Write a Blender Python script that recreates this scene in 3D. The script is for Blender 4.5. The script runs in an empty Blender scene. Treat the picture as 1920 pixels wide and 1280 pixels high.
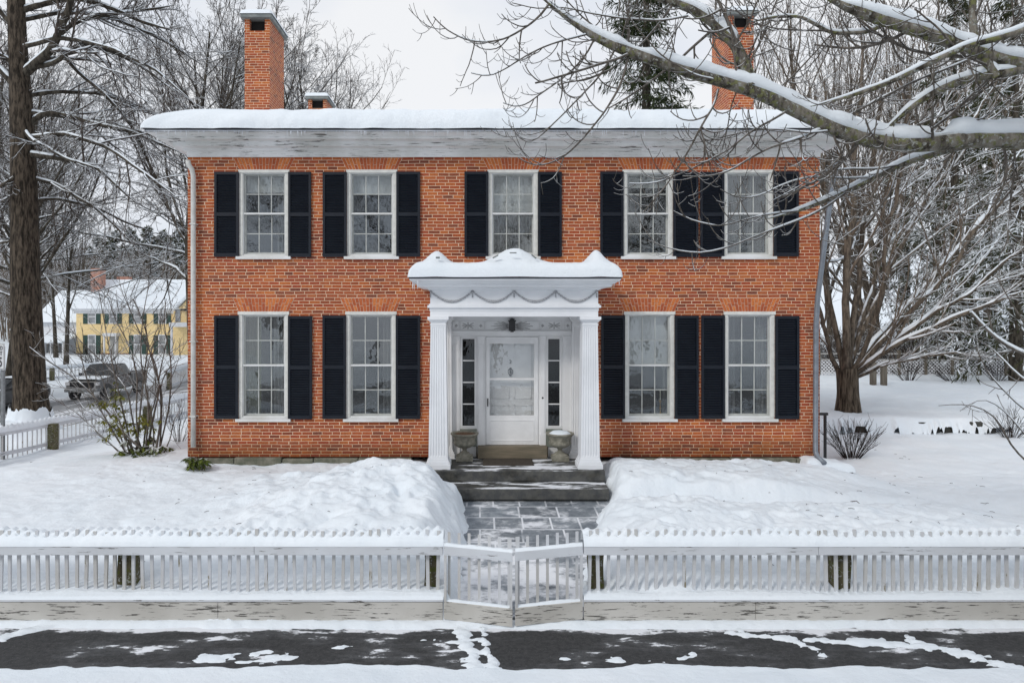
import bpy, math, random
import numpy as np
from mathutils import Vector, Matrix
random.seed(7)
SC = bpy.context.scene
COL = SC.collection
R = math.radians
# ---------------------------------------------------------------- camera
F, CX, CY, D0, ZC = 1250.0, 900.0, 594.0, 12.75, 3.4     # focal in px of the 1920 frame, principal point, distance to facade, eye height
cam = bpy.data.cameras.new('camera'); camo = bpy.data.objects.new('camera', cam); COL.objects.link(camo)
camo.location = (0, -D0, ZC); camo.rotation_euler = (R(90), 0, 0)
cam.sensor_width = 36; cam.lens = F / 1920 * 36
cam.shift_x = (960 - CX) / 1920; cam.shift_y = -(640 - CY) / 1920
cam.clip_start = 0.1; cam.clip_end = 3000
SC.camera = camo
# ---------------------------------------------------------------- sky, sun, exposure
SUN_EL, SUN_ROT = R(36), R(222)
W = bpy.data.worlds.new('World'); SC.world = W; W.use_nodes = True
nt = W.node_tree; nt.nodes.clear()
N_ = nt.nodes.new; L_ = nt.links.new
wo = N_('ShaderNodeOutputWorld'); bg = N_('ShaderNodeBackground'); bg.inputs['Strength'].default_value = 0.1
sky = N_('ShaderNodeTexSky'); sky.sky_type = 'NISHITA'; sky.sun_disc = False; sky.sun_elevation = SUN_EL; sky.sun_rotation = SUN_ROT
tc = N_('ShaderNodeTexCoord'); mp = N_('ShaderNodeMapping'); mp.inputs['Scale'].default_value = (1, 1, 2.2)
ns = N_('ShaderNodeTexNoise'); ns.inputs['Scale'].default_value = 1.7; ns.inputs['Detail'].default_value = 5; ns.inputs['Roughness'].default_value = .5
rp = N_('ShaderNodeValToRGB')
rp.color_ramp.elements[0].position = .34; rp.color_ramp.elements[0].color = (.69, .765, .90, 1)
rp.color_ramp.elements[1].position = .62; rp.color_ramp.elements[1].color = (.97, .98, 1.0, 1)
sc = N_('ShaderNodeVectorMath'); sc.operation = 'SCALE'; sc.inputs['Scale'].default_value = 9.7
mx = N_('ShaderNodeMixRGB'); mx.inputs['Fac'].default_value = .93
L_(tc.outputs['Generated'], mp.inputs['Vector']); L_(mp.outputs[0], ns.inputs['Vector']); L_(ns.outputs['Fac'], rp.inputs['Fac'])
L_(rp.outputs[0], sc.inputs[0]); L_(sky.outputs[0], mx.inputs['Color1']); L_(sc.outputs[0], mx.inputs['Color2'])
L_(mx.outputs[0], bg.inputs['Color']); L_(bg.outputs[0], wo.inputs['Surface'])
sun = bpy.data.lights.new('sun', 'SUN'); sun.energy = 1.35; sun.angle = R(12); sun.color = (1, .96, .9)
suno = bpy.data.objects.new('sun', sun); COL.objects.link(suno)
sd = Vector((math.sin(SUN_ROT) * math.cos(SUN_EL), math.cos(SUN_ROT) * math.cos(SUN_EL), math.sin(SUN_EL)))
suno.rotation_euler = sd.to_track_quat('Z', 'Y').to_euler(); suno.location = (-8, -20, 30)
SC.view_settings.view_transform = 'Standard'; SC.view_settings.look = 'None'
SC.view_settings.exposure = 0.0; SC.view_settings.gamma = 1.0
SC.render.engine = 'CYCLES'
SC.cycles.max_bounces = 6; SC.cycles.transparent_max_bounces = 12

# ---------------------------------------------------------------- helpers
def P(px, py, d):
    """photo pixel seen at distance d in front of the camera -> a place in the scene"""
    return np.array(((px - CX) * d / F, d - D0, ZC - (py - CY) * d / F))
def fx(px): return (px - CX) * D0 / F            # on the facade
def fz(py): return ZC - (py - CY) * D0 / F

def tag(o, label=None, cat=None, group=None, kind=None):
    if label: o['label'] = label
    if cat: o['category'] = cat
    if group: o['group'] = group
    if kind: o['kind'] = kind
    return o
def thing(name, label, cat, loc=(0, 0, 0), rz=0, group=None):
    o = bpy.data.objects.new(name, None); COL.objects.link(o); o.empty_display_size = .3
    o.location = [float(v) for v in loc]; o.rotation_euler = (0, 0, rz)
    return tag(o, label, cat, group)
def copy_tree(o, parent=None):
    c = o.copy(); COL.objects.link(c); c.parent = parent
    for ch in list(o.children): copy_tree(ch, c)
    return c

class MB:
    def __init__(s): s.v = []; s.f = []; s.n = 0
    def add(s, V, Fs):
        s.v.append(np.asarray(V, dtype=float).reshape(-1, 3)); n = s.n
        s.f += [[i + n for i in f] for f in Fs]; s.n += len(s.v[-1]); return s
    def box(s, x0, x1, y0, y1, z0, z1):
        V = [(x, y, z) for x in (x0, x1) for y in (y0, y1) for z in (z0, z1)]
        return s.add(V, [(0, 1, 3, 2), (4, 6, 7, 5), (0, 4, 5, 1), (2, 3, 7, 6), (0, 2, 6, 4), (1, 5, 7, 3)])
    def cbox(s, c, size, rot=None):
        x, y, z = [v / 2 for v in size]
        V = np.array([(a, b, d) for a in (-x, x) for b in (-y, y) for d in (-z, z)])
        if rot is not None: V = V @ np.array(rot).T
        return s.add(V + np.array(c), [(0, 1, 3, 2), (4, 6, 7, 5), (0, 4, 5, 1), (2, 3, 7, 6), (0, 2, 6, 4), (1, 5, 7, 3)])
    def hexa(s, V): return s.add(V, [(0, 1, 3, 2), (4, 6, 7, 5), (0, 4, 5, 1), (2, 3, 7, 6), (0, 2, 6, 4), (1, 5, 7, 3)])
    def prism(s, poly, x0, x1, axis=0):
        n = len(poly); V = []
        for x in (x0, x1):
            for a, b in poly:
                V.append((x, a, b) if axis == 0 else (a, x, b) if axis == 1 else (a, b, x))
        Fs = [tuple(range(n)), tuple(range(2 * n - 1, n - 1, -1))] + [(i, (i + 1) % n, n + (i + 1) % n, n + i) for i in range(n)]
        return s.add(V, Fs)
    def ring(s, x0, x1, y0, y1, prof):
        """profile of (outward offset, z) run round a rectangle"""
        V = []
        for o, z in prof: V += [(x0 - o, y0 - o, z), (x1 + o, y0 - o, z), (x1 + o, y1 + o, z), (x0 - o, y1 + o, z)]
        Fs = []
        for i in range(len(prof) - 1):
            for k in range(4): a = 4 * i + k; b = 4 * i + (k + 1) % 4; Fs.append((a, b, b + 4, a + 4))
        return s.add(V, Fs)
    def lathe(s, prof, c=(0, 0, 0), n=20):
        V = []
        for r, z in prof:
            for k in range(n): a = 2 * math.pi * k / n; V.append((c[0] + r * math.cos(a), c[1] + r * math.sin(a), c[2] + z))
        Fs = [tuple(range(n))[::-1], tuple(range(n * (len(prof) - 1), n * len(prof)))]
        for i in range(len(prof) - 1):
            for k in range(n): k2 = (k + 1) % n; Fs.append((i * n + k, i * n + k2, (i + 1) * n + k2, (i + 1) * n + k))
        return s.add(V, Fs)
    def wheel(s, c, r, w, axis=1, n=18):
        V = []
        for t, rr in ((-w / 2, r * .9), (-w / 2 * .8, r), (w / 2 * .8, r), (w / 2, r * .9)):
            for k in range(n):
                a = 2 * math.pi * k / n; p = [c[0] + rr * math.cos(a), c[1], c[2] + rr * math.sin(a)]; p[1] += t; V.append(p)
        Fs = [tuple(range(n)), tuple(range(4 * n - 1, 3 * n - 1, -1))]
        for i in range(3):
            for k in range(n): k2 = (k + 1) % n; Fs.append((i * n + k, (i + 1) * n + k, (i + 1) * n + k2, i * n + k2))
        return s.add(V, Fs)
    def ball(s, c, r, n=10, m=6):
        r = np.array(r) * np.ones(3); V = []
        for i in range(m + 1):
            th = math.pi * i / m
            for k in range(n): a = 2 * math.pi * k / n; V.append((c[0] + r[0] * math.sin(th) * math.cos(a), c[1] + r[1] * math.sin(th) * math.sin(a), c[2] + r[2] * math.cos(th)))
        Fs = []
        for i in range(m):
            for k in range(n): k2 = (k + 1) % n; Fs.append((i * n + k, (i + 1) * n + k, (i + 1) * n + k2, i * n + k2))
        return s.add(V, Fs)
    def tube(s, pts, r, n=8):
        pts = np.array(pts, float); r = np.ones(len(pts)) * np.array(r)
        V, Q = tube_batch(pts[None], r[None], n); return s.add(V, Q.tolist() + [list(range(n))[::-1], list(range(len(V) - n, len(V)))])
    def grid(s, X, Y, Z):
        h, w = X.shape; V = np.stack([X, Y, Z], -1).reshape(-1, 3)
        i = (np.arange(h - 1)[:, None] * w + np.arange(w - 1)[None]).ravel()
        return s.add(V, np.stack([i, i + 1, i + w + 1, i + w], 1).tolist())
    def build(s, name, mat, parent=None, smooth=False, bevel=0, local=False):
        V = np.concatenate(s.v)
        if parent is not None and not local: V = V - np.array(root_of(parent).location)
        me = bpy.data.meshes.new(name); me.from_pydata(V.tolist(), [], s.f); me.update()
        return link(name, me, mat, parent, smooth, bevel)
def root_of(o):
    while o.parent: o = o.parent
    return o
def link(name, me, mat, parent=None, smooth=False, bevel=0):
    if mat: me.materials.append(mat)
    if smooth: me.polygons.foreach_set('use_smooth', [True] * len(me.polygons))
    o = bpy.data.objects.new(name, me); COL.objects.link(o)
    if parent is not None: o.parent = parent
    if bevel:
        m = o.modifiers.new('bevel', 'BEVEL'); m.width = bevel; m.segments = 2; m.limit_method = 'ANGLE'; m.angle_limit = R(40)
    return o
def fast_mesh(name, V, Q, mat, parent=None, smooth=True):
    """V: (n,3), Q: (m,k) faces all of k corners"""
    V = np.ascontiguousarray(V, dtype=np.float32); Q = np.ascontiguousarray(Q, dtype=np.int32)
    if parent is not None: V = V - np.array(root_of(parent).location, dtype=np.float32)
    me = bpy.data.meshes.new(name); k = Q.shape[1]
    me.vertices.add(len(V)); me.vertices.foreach_set('co', V.ravel())
    me.loops.add(Q.size); me.loops.foreach_set('vertex_index', Q.ravel())
    me.polygons.add(len(Q)); me.polygons.foreach_set('loop_start', np.arange(0, Q.size, k, dtype=np.int32))
    me.polygons.foreach_set('use_smooth', np.full(len(Q), smooth))
    me.update(calc_edges=True); me.validate()
    return link(name, me, mat, parent)
def tube_batch(Pt, Rd, n):
    """Pt (M,N,3) polylines, Rd (M,N) radii -> tubes of n sides"""
    M, N, _ = Pt.shape
    t = np.gradient(Pt, axis=1); t /= np.linalg.norm(t, axis=2, keepdims=True) + 1e-9
    m = t.mean(axis=1); ref = np.where((np.abs(m[:, 2:3]) > .8), np.array([[1., 0, 0]]), np.array([[0, 0, 1.]]))[:, None, :]
    u = np.cross(t, ref); u /= np.linalg.norm(u, axis=2, keepdims=True) + 1e-9
    v = np.cross(u, t)
    a = np.arange(n) * 2 * math.pi / n + (math.pi / 2 if n == 3 else 0)
    V = Pt[:, :, None, :] + Rd[:, :, None, None] * (np.cos(a)[None, None, :, None] * u[:, :, None, :] + np.sin(a)[None, None, :, None] * v[:, :, None, :])
    b = (np.arange(M)[:, None, None] * N + np.arange(N - 1)[None, :, None]) * n
    k = np.arange(n)[None, None, :]; k2 = (k + 1) % n
    Q = np.stack(np.broadcast_arrays(b + k, b + k2, b + k2 + n, b + k + n), -1).reshape(-1, 4)
    return V.reshape(-1, 3), Q
def join_batches(bs):
    Vs, Qs, o = [], [], 0
    for V, Q in bs: Vs.append(V); Qs.append(Q + o); o += len(V)
    return np.concatenate(Vs), np.concatenate(Qs)

def _h(ix, iy, s):
    n = (ix.astype(np.int64) * 374761393 + iy.astype(np.int64) * 668265263 + s * 974711) & 0x7fffffff
    n = ((n ^ (n >> 13)) * 1274126177) & 0x7fffffff
    return ((n ^ (n >> 16)) & 0xffff) / 65535.0
def vn(x, y, s=0):
    x = np.asarray(x, float); y = np.asarray(y, float)
    ix = np.floor(x); iy = np.floor(y); a = x - ix; b = y - iy
    a = a * a * (3 - 2 * a); b = b * b * (3 - 2 * b)
    return (_h(ix, iy, s) * (1 - a) + _h(ix + 1, iy, s) * a) * (1 - b) + (_h(ix, iy + 1, s) * (1 - a) + _h(ix + 1, iy + 1, s) * a) * b
def fbm(x, y, s=0, o=4):
    r = 0; a = .5
    for k in range(o): r = r + a * (vn(x * 2 ** k + 17.3 * k, y * 2 ** k + 5.1 * k, s + k) - .5) * 2; a *= .5
    return r
def ss(a, b, x): t = np.clip((x - a) / (b - a), 0, 1); return t * t * (3 - 2 * t)

# ---------------------------------------------------------------- materials
class NB:
    def __init__(s, name):
        s.m = bpy.data.materials.new(name); s.m.use_nodes = True; s.t = s.m.node_tree; s.t.nodes.clear()
        s.out = s.n('ShaderNodeOutputMaterial'); s.b = s.n('ShaderNodeBsdfPrincipled'); s.l(s.b.outputs[0], s.out.inputs[0])
        s.geo = s.n('ShaderNodeNewGeometry')
    def n(s, t, **k):
        o = s.t.nodes.new(t)
        for a, v in k.items(): setattr(o, a, v)
        return o
    def l(s, a, b): s.t.links.new(a, b)
    def put(s, sock, v):
        if isinstance(v, bpy.types.NodeSocket): s.l(v, sock)
        elif isinstance(v, (tuple, list)) and len(v) == 3 and sock.type == 'RGBA': sock.default_value = (*v, 1)
        else: sock.default_value = v
    def pos(s, scale=(1, 1, 1), rz=0):
        m = s.n('ShaderNodeMapping'); m.inputs['Scale'].default_value = scale; m.inputs['Rotation'].default_value = (0, 0, rz)
        s.l(s.geo.outputs['Position'], m.inputs['Vector']); return m.outputs[0]
    def noise(s, vec, scale, detail=4, rough=.55):
        o = s.n('ShaderNodeTexNoise'); s.l(vec, o.inputs['Vector']); o.inputs['Scale'].default_value = scale
        o.inputs['Detail'].default_value = detail; o.inputs['Roughness'].default_value = rough; return o.outputs['Fac']
    def ramp(s, v, a, b):
        o = s.n('ShaderNodeMapRange'); o.interpolation_type = 'SMOOTHSTEP'; o.clamp = True
        s.l(v, o.inputs[0]); o.inputs[1].default_value = a; o.inputs[2].default_value = b; return o.outputs[0]
    def mix(s, fac, a, b, mode='MIX'):
        o = s.n('ShaderNodeMixRGB', blend_type=mode); s.put(o.inputs[0], fac); s.put(o.inputs[1], a); s.put(o.inputs[2], b); return o.outputs[0]
    def math(s, op, a, b=0.0):
        o = s.n('ShaderNodeMath', operation=op); s.put(o.inputs[0], a); s.put(o.inputs[1], b); return o.outputs[0]
    def bump(s, h, strength=.3, dist=.02):
        o = s.n('ShaderNodeBump'); s.l(h, o.inputs['Height']); o.inputs['Strength'].default_value = strength; o.inputs['Distance'].default_value = dist
        s.l(o.outputs[0], s.b.inputs['Normal'])
    def col(s, c): s.put(s.b.inputs['Base Color'], c)
    def rough(s, r): s.put(s.b.inputs['Roughness'], r)
    def nz(s):
        o = s.n('ShaderNodeSeparateXYZ'); s.l(s.geo.outputs['Normal'], o.inputs[0]); return o.outputs[2]
SNOWC = (.77, .82, .87)
def plain(name, a, b=None, scale=6, rough=.6, bump=0, stretch=(1, 1, 1), metal=0, spec=None, dist=.01):
    m = NB(name); v = m.pos(stretch)
    if b: n = m.noise(v, scale, 5, .6); m.col(m.mix(m.ramp(n, .32, .68), a, b))
    else: m.col(a)
    if bump: m.bump(m.noise(v, scale * 2.5, 5), bump, dist)
    m.rough(rough); m.b.inputs['Metallic'].default_value = metal
    if spec is not None: m.b.inputs['Specular IOR Level'].default_value = spec
    return m.m
def snow_mat(name='snow', bs=.35):
    m = NB(name); v = m.pos()
    n = m.noise(v, 1.1, 4); n2 = m.noise(v, 14, 5, .6); n3 = m.noise(v, 90, 2)
    m.col(m.mix(n, (.70, .77, .83), (.82, .855, .89))); m.rough(.75); m.b.inputs['Specular IOR Level'].default_value = .25
    h = m.math('ADD', m.math('MULTIPLY', n2, 1.0), m.math('MULTIPLY', n3, .22)); m.bump(h, bs, .045)
    return m.m
def brick_mat(name='brick', dirt=True):
    m = NB(name); sp = m.n('ShaderNodeSeparateXYZ'); m.l(m.geo.outputs['Position'], sp.inputs[0])
    wob = m.noise(m.pos(), 1.5, 2)
    xx = m.math('ADD', sp.outputs[0], sp.outputs[1]); zz = m.math('ADD', sp.outputs[2], m.math('MULTIPLY', wob, .02))
    cb = m.n('ShaderNodeCombineXYZ'); rw = m.math('FLOOR', m.math('DIVIDE', m.math('ADD', zz, .00225), .061)); wn = m.n('ShaderNodeTexWhiteNoise', noise_dimensions='1D'); m.l(rw, wn.inputs['W']); xx = m.math('ADD', xx, m.math('MULTIPLY', wn.outputs[0], .075)); cr_ = m.n('ShaderNodeCombineXYZ'); m.l(m.math('MULTIPLY', xx, 1.6), cr_.inputs[0]); m.l(m.math('MULTIPLY', rw, 3.17), cr_.inputs[1]); xx = m.math('ADD', xx, m.math('MULTIPLY', m.noise(cr_.outputs[0], 2.0, 1), .16)); m.l(xx, cb.inputs[0]); m.l(zz, cb.inputs[1])
    rn = m.noise(m.pos((3, 3, 3)), 9, 3)
    off = m.n('ShaderNodeVectorMath', operation='SCALE'); off.inputs['Scale'].default_value = .0045
    nc = m.n('ShaderNodeTexNoise'); nc.inputs['Scale'].default_value = 22; nc.inputs['Detail'].default_value = 2; m.l(m.geo.outputs['Position'], nc.inputs['Vector']); m.l(nc.outputs['Color'], off.inputs[0])
    ad = m.n('ShaderNodeVectorMath', operation='ADD'); m.l(cb.outputs[0], ad.inputs[0]); m.l(off.outputs[0], ad.inputs[1])
    bk = m.n('ShaderNodeTexBrick'); m.l(ad.outputs[0], bk.inputs['Vector'])
    bk.offset = .5; bk.inputs['Scale'].default_value = 1; bk.inputs['Mortar Size'].default_value = .0052; bk.inputs['Mortar Smooth'].default_value = .2
    bk.inputs['Bias'].default_value = 0; bk.inputs['Brick Width'].default_value = .192; bk.inputs['Row Height'].default_value = .061
    bk.inputs['Color1'].default_value = (0, 0, 0, 1); bk.inputs['Color2'].default_value = (1, 1, 1, 1); bk.inputs['Mortar'].default_value = (.5, .5, .5, 1)
    r = m.n('ShaderNodeValToRGB'); m.l(bk.outputs['Color'], r.inputs['Fac']); e = r.color_ramp.elements
    e[0].position = 0; e[0].color = (.20, .052, .026, 1); e[1].position = 1; e[1].color = (.52, .155, .040, 1)
    for p, c in ((.10, (.28, .068, .026)), (.30, (.44, .105, .029)), (.55, (.38, .074, .028)), (.80, (.48, .125, .030))):
        q = e.new(p); q.color = (*c, 1)
    big = m.noise(m.pos((.5, .5, .8)), 1.6, 5, .6); c = m.mix(m.ramp(big, .35, .7), m.mix(1.0, r.outputs[0], (.76, .72, .80), 'MULTIPLY'), m.mix(1.0, r.outputs[0], (1.1, 1.12, .95), 'MULTIPLY'))
    c = m.mix(m.ramp(rn, .35, .75), c, m.mix(1, c, (.78, .66, .62), 'MULTIPLY'))
    mort = m.mix(m.noise(m.pos(), 4, 3), (.62, .42, .28), (.84, .63, .46))
    sm = m.noise(m.pos((2.2, 2.2, .35)), 1.3, 5, .6); c = m.mix(m.math('MULTIPLY', m.ramp(sm, .55, .75), .45), c, m.mix(1, c, (.62, .60, .60), 'MULTIPLY'))
    c = m.mix(bk.outputs['Fac'], c, mort)
    if dirt:       # damp, mossy lowest courses
        dz = m.math('ADD', sp.outputs[2], m.math('MULTIPLY', m.noise(m.pos((1.2, 1.2, 2)), 1.2, 4), .7))
        c = m.mix(m.math('MULTIPLY', m.ramp(dz, 1.55, 1.0), .85), c, m.mix(1, c, (.40, .36, .20), 'MULTIPLY'))
    m.col(c); m.rough(.85)
    h = m.math('SUBTRACT', m.math('MULTIPLY', rn, .3), bk.outputs['Fac']); m.bump(h, .55, .012)
    return m.m
def paint_mat(name, base=(.74, .75, .76), grey=(.60, .60, .58), flake=(.09, .085, .075), amount=.66, sx=.9, sz=9, rough=.5):
    """old white paint with flaking streaks along the boards"""
    m = NB(name); v = m.pos((sx, sx, sz)); n = m.noise(v, 2.2, 7, .68); b = m.noise(m.pos(), 1.3, 4)
    f = m.ramp(m.math('ADD', n, m.math('MULTIPLY', m.math('SUBTRACT', m.noise(m.pos((1, 1, 2.5)), 1.9, 4), .5), .30)), amount - .012, amount + .03); c = m.mix(m.ramp(b, .35, .65), base, grey); m.col(m.mix(f, c, flake)); m.rough(rough)
    m.bump(m.math('SUBTRACT', m.math('MULTIPLY', m.noise(m.pos((1, 1, 6)), 12, 3), .15), f), .4, .006); return m.m
def bark_mat(name, a, b, snow=.55, lichen=None, scale=10, lo=.35, vs=.28):
    m = NB(name); v = m.pos((1, 1, vs)); n = m.noise(v, scale, 6, .65); c = m.mix(m.ramp(n, .36, .66), a, b)
    if lichen: c = m.mix(m.ramp(m.noise(m.pos(), 16, 5, .65), .52, .60), c, lichen)
    if lichen: c = m.mix(m.ramp(m.noise(m.pos((1, 1, 1)), 26, 4, .65), .56, .63), c, (.30, .31, .29))
    if snow:
        g = m.math('ADD', m.nz(), m.math('MULTIPLY', m.math('SUBTRACT', m.noise(m.pos(), 2.5, 3), .5), 1.1))
        c = m.mix(m.math('MULTIPLY', m.ramp(g, lo, lo + .25), snow), c, SNOWC)
    m.col(c); m.rough(.9); m.b.inputs['Specular IOR Level'].default_value = .15; m.bump(n, .7, .03); return m.m
def ground_mat(name, base, base2, scale, patch_scale, lo, hi, stretch=(1, 1, 1), rz=0, rough=.7, tile=None, seed=0, grit=0, near=None, grad=None, slush=(.045, .047, .05)):
    """bare paving with thin trodden snow lying on it in patches"""
    m = NB(name); v = m.pos(); c = m.mix(m.ramp(m.noise(v, scale, 5, .7), .35, .65), base, base2)
    if grit:
        vo = m.n('ShaderNodeTexVoronoi'); vo.inputs['Scale'].default_value = grit; m.l(v, vo.inputs['Vector'])
        c = m.mix(m.math('MULTIPLY', m.ramp(vo.outputs['Distance'], .22, .05), .65), c, (.20, .195, .185))
    p = m.noise(m.pos(stretch, rz), patch_scale, 7, .66); q = m.noise(v, patch_scale * .35 + seed * .01, 3)
    g = m.math('ADD', p, m.math('MULTIPLY', m.math('SUBTRACT', q, .5), .45)); 
    if grad:
        sy_ = m.n('ShaderNodeSeparateXYZ'); m.l(m.geo.outputs['Position'], sy_.inputs[0]); g = m.math('ADD', g, m.math('MULTIPLY', m.ramp(sy_.outputs[1], grad[0], grad[1]), grad[2]))
    if near:
        sy_ = m.n('ShaderNodeSeparateXYZ'); m.l(m.geo.outputs['Position'], sy_.inputs[0]); g = m.math('ADD', g, m.math('MULTIPLY', m.ramp(sy_.outputs[1], near - .16, near + .06), .22))
    f = m.ramp(g, lo, hi); c = m.mix(m.math('MULTIPLY', m.ramp(g, lo - .13, lo + .01), .75), c, m.mix(1, c, slush, 'ADD'))
    if tile:
        bk = m.n('ShaderNodeTexBrick'); m.l(m.pos(), bk.inputs['Vector']); bk.inputs['Scale'].default_value = 1; bk.inputs['Brick Width'].default_value = tile[0]
        bk.inputs['Row Height'].default_value = tile[1]; bk.inputs['Mortar Size'].default_value = .018; bk.inputs['Mortar Smooth'].default_value = .4; bk.squash = .7
        bk.inputs['Color1'].default_value = (.75, .75, .75, 1); bk.inputs['Color2'].default_value = (1.2, 1.2, 1.2, 1); bk.inputs['Mortar'].default_value = (1, 1, 1, 1)
        c = m.mix(1, c, bk.outputs['Color'], 'MULTIPLY'); f = m.math('MAXIMUM', f, m.math('MULTIPLY', bk.outputs['Fac'], m.ramp(q, .35, .62)))
    if 1:
        up = m.ramp(m.nz(), .3, .7); f = m.math('MULTIPLY', f, up)
    m.col(m.mix(f, c, (.78, .80, .84))); m.rough(rough); m.bump(m.math('ADD', m.noise(v, scale * 3, 3), m.math('MULTIPLY', f, 1.5)), .35, .012); return m.m
def glass_mat(name, refl=.22, tint=(.86, .88, .88)):
    m = NB(name); tr = m.n('ShaderNodeBsdfTransparent'); tr.inputs[0].default_value = (*tint, 1); gl = m.n('ShaderNodeBsdfGlossy'); gl.inputs['Roughness'].default_value = .015
    gl.inputs[0].default_value = (.92, .95, .97, 1)
    m.b.inputs['Base Color'].default_value = (.1, .1, .1, 1)
    mxs = m.n('ShaderNodeMixShader'); mxs.inputs[0].default_value = refl; m.l(tr.outputs[0], mxs.inputs[1]); m.l(gl.outputs[0], mxs.inputs[2])
    bp = m.n('ShaderNodeBump'); bp.inputs['Strength'].default_value = .09; bp.inputs['Distance'].default_value = .02; m.l(m.noise(m.pos(), 5, 2), bp.inputs['Height']); m.l(bp.outputs[0], gl.inputs['Normal'])
    m.l(mxs.outputs[0], m.out.inputs[0]); return m.m

M = {}
M['snow'] = snow_mat('snow'); M['snow_soft'] = snow_mat('snow_soft', .22)
M['brick'] = brick_mat('brick'); M['chimney'] = brick_mat('chimney_brick', False)
M['arch'] = None
M['paint'] = paint_mat('white_paint', amount=.70)
M['cornice'] = paint_mat('cornice_paint', (.82, .82, .82), (.66, .66, .64), amount=.60, sx=1.0, sz=34)
M['porch_paint'] = paint_mat('porch_paint', (.82, .84, .87), (.74, .76, .79), amount=.74)
M['door_paint'] = paint_mat('door_paint', (.80, .80, .80), (.70, .70, .70), amount=.76)
M['fence_rail'] = paint_mat('fence_rail_paint', (.62, .65, .69), (.54, .56, .59), amount=.62, sx=1.6, sz=22)
M['fence_board'] = paint_mat('fence_board_paint', (.56, .545, .51), (.47, .455, .42), amount=.585, sx=2.0, sz=24)
M['picket'] = paint_mat('picket_paint', (.58, .60, .63), (.48, .475, .46), (.22, .19, .12), amount=.64, sx=6, sz=1)
M['sash'] = plain('sash_paint', (.72, .72, .68), (.60, .60, .57), 9, .5)
M['shutter'] = plain('shutter_paint', (.0015, .004, .011), (.004, .008, .016), 5, .42, .1, spec=.4)
M['garland'] = plain('garland_lead', (.26, .27, .29), (.42, .43, .45), 30, .6)
M['black'] = plain('black_iron', (.010, .010, .012), (.02, .02, .022), 12, .4)
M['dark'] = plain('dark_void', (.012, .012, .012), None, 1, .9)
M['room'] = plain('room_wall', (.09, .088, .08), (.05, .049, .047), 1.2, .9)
M['shade'] = plain('roller_shade', (.86, .86, .85), (.80, .80, .79), 3, .9)
M['curtain'] = plain('curtain_cloth', (.26, .255, .24), (.12, .118, .115), 14, .95, .2, (1, 1, .06))
M['greencurtain'] = plain('green_curtain', (.20, .21, .10), (.11, .12, .06), 14, .95, .2, (1, 1, .06))
M['glass'] = glass_mat('window_glass', .20, (.80, .82, .82))
M['storm'] = glass_mat('storm_glass', .06, (.86, .87, .87))
M['metal'] = plain('drip_edge', (.05, .06, .075), (.08, .085, .10), 20, .45)
M['spout_white'] = plain('white_spout', (.62, .62, .60), (.50, .50, .47), 8, .5)
M['spout_grey'] = plain('grey_spout', (.22, .25, .29), (.17, .19, .22), 8, .45, metal=.3)
M['stone'] = plain('granite', (.10, .105, .075), (.20, .19, .15), 7, .9, .8)
M['slab'] = ground_mat('stone_slab', (.018, .019, .019), (.060, .058, .048), 6, 2.6, .50, .58, (.55, 2.2, 1))
M['urn'] = plain('cast_stone', (.30, .285, .235), (.17, .165, .13), 11, .95, .6)
M['soil'] = plain('dead_leaves', (.10, .055, .03), (.20, .11, .06), 40, .95, .8)
M['wood'] = plain('bare_wood', (.13, .115, .08), (.21, .17, .12), 9, .8, .3, (.3, 1, 4))
M['mat'] = plain('coir_mat', (.035, .028, .02), (.06, .048, .035), 60, 1, .5)
M['panelgreen'] = plain('grey_green_panel', (.16, .18, .15), (.22, .235, .20), 5, .7)
M['post'] = bark_mat('mossy_post', (.075, .065, .040), (.14, .125, .075), 0, (.085, .095, .025), 8)
M['asphalt'] = ground_mat('asphalt', (.020, .021, .023), (.042, .042, .043), 18, 2.6, .60, .66, (.6, 1.6, 1), grit=60, rough=.8, near=-5.50)
M['flag'] = ground_mat('flagstone', (.12, .14, .165), (.22, .245, .27), 6, 3.0, .51, .69, (.8, 1.2, 1), tile=(.62, .47), grad=(-2.6, -4.4, .13), rough=.5)
M['road'] = ground_mat('wet_road', (.17, .175, .185), (.25, .255, .265), 3, .7, .52, .62, (4.5, .25, 1), rz=R(11), rough=.45)
M['road2'] = ground_mat('street_asphalt', (.06, .06, .062), (.10, .10, .10), 3, .7, .55, .65, (.25, 3, 1), rough=.5)
M['bark_dark'] = bark_mat('dark_bark', (.030, .026, .021), (.10, .088, .070), .85, None, 9, .5)
M['bark_trunk'] = bark_mat('trunk_bark', (.016, .013, .010), (.105, .084, .064), .0, None, 13, vs=.20)
M['bark_fg'] = bark_mat('lichen_bark', (.040, .034, .027), (.24, .22, .185), .5, (.16, .165, .075), 12, .62)
M['twig_fg'] = bark_mat('twig_bark', (.085, .074, .064), (.19, .17, .15), .85, None, 20, .50)
M['twig_bg'] = bark_mat('far_twigs', (.060, .050, .044), (.12, .10, .085), .95, None, 5, .40)
M['twig_brown'] = bark_mat('brown_twigs', (.11, .085, .065), (.20, .165, .13), .95, None, 5, .22)
M['bark_maple'] = bark_mat('maple_bark', (.055, .045, .036), (.17, .14, .11), .85, None, 11, .5)
M['trunk_maple'] = bark_mat('maple_trunk_bark', (.030, .023, .017), (.17, .135, .10), .0, None, 15, vs=.12)
M['needle'] = bark_mat('needles', (.018, .028, .012), (.050, .062, .026), .9, None, 6, .62)
M['needle_far'] = bark_mat('far_needles', (.030, .040, .018), (.075, .072, .038), 1.0, None, 3, .34)
M['far_brick'] = plain('far_brick', (.36, .17, .12), (.48, .28, .22), 3, .9)
M['dark_stone'] = plain('dark_stone', (.030, .030, .026), (.07, .068, .058), 7, .9, .8)
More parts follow.
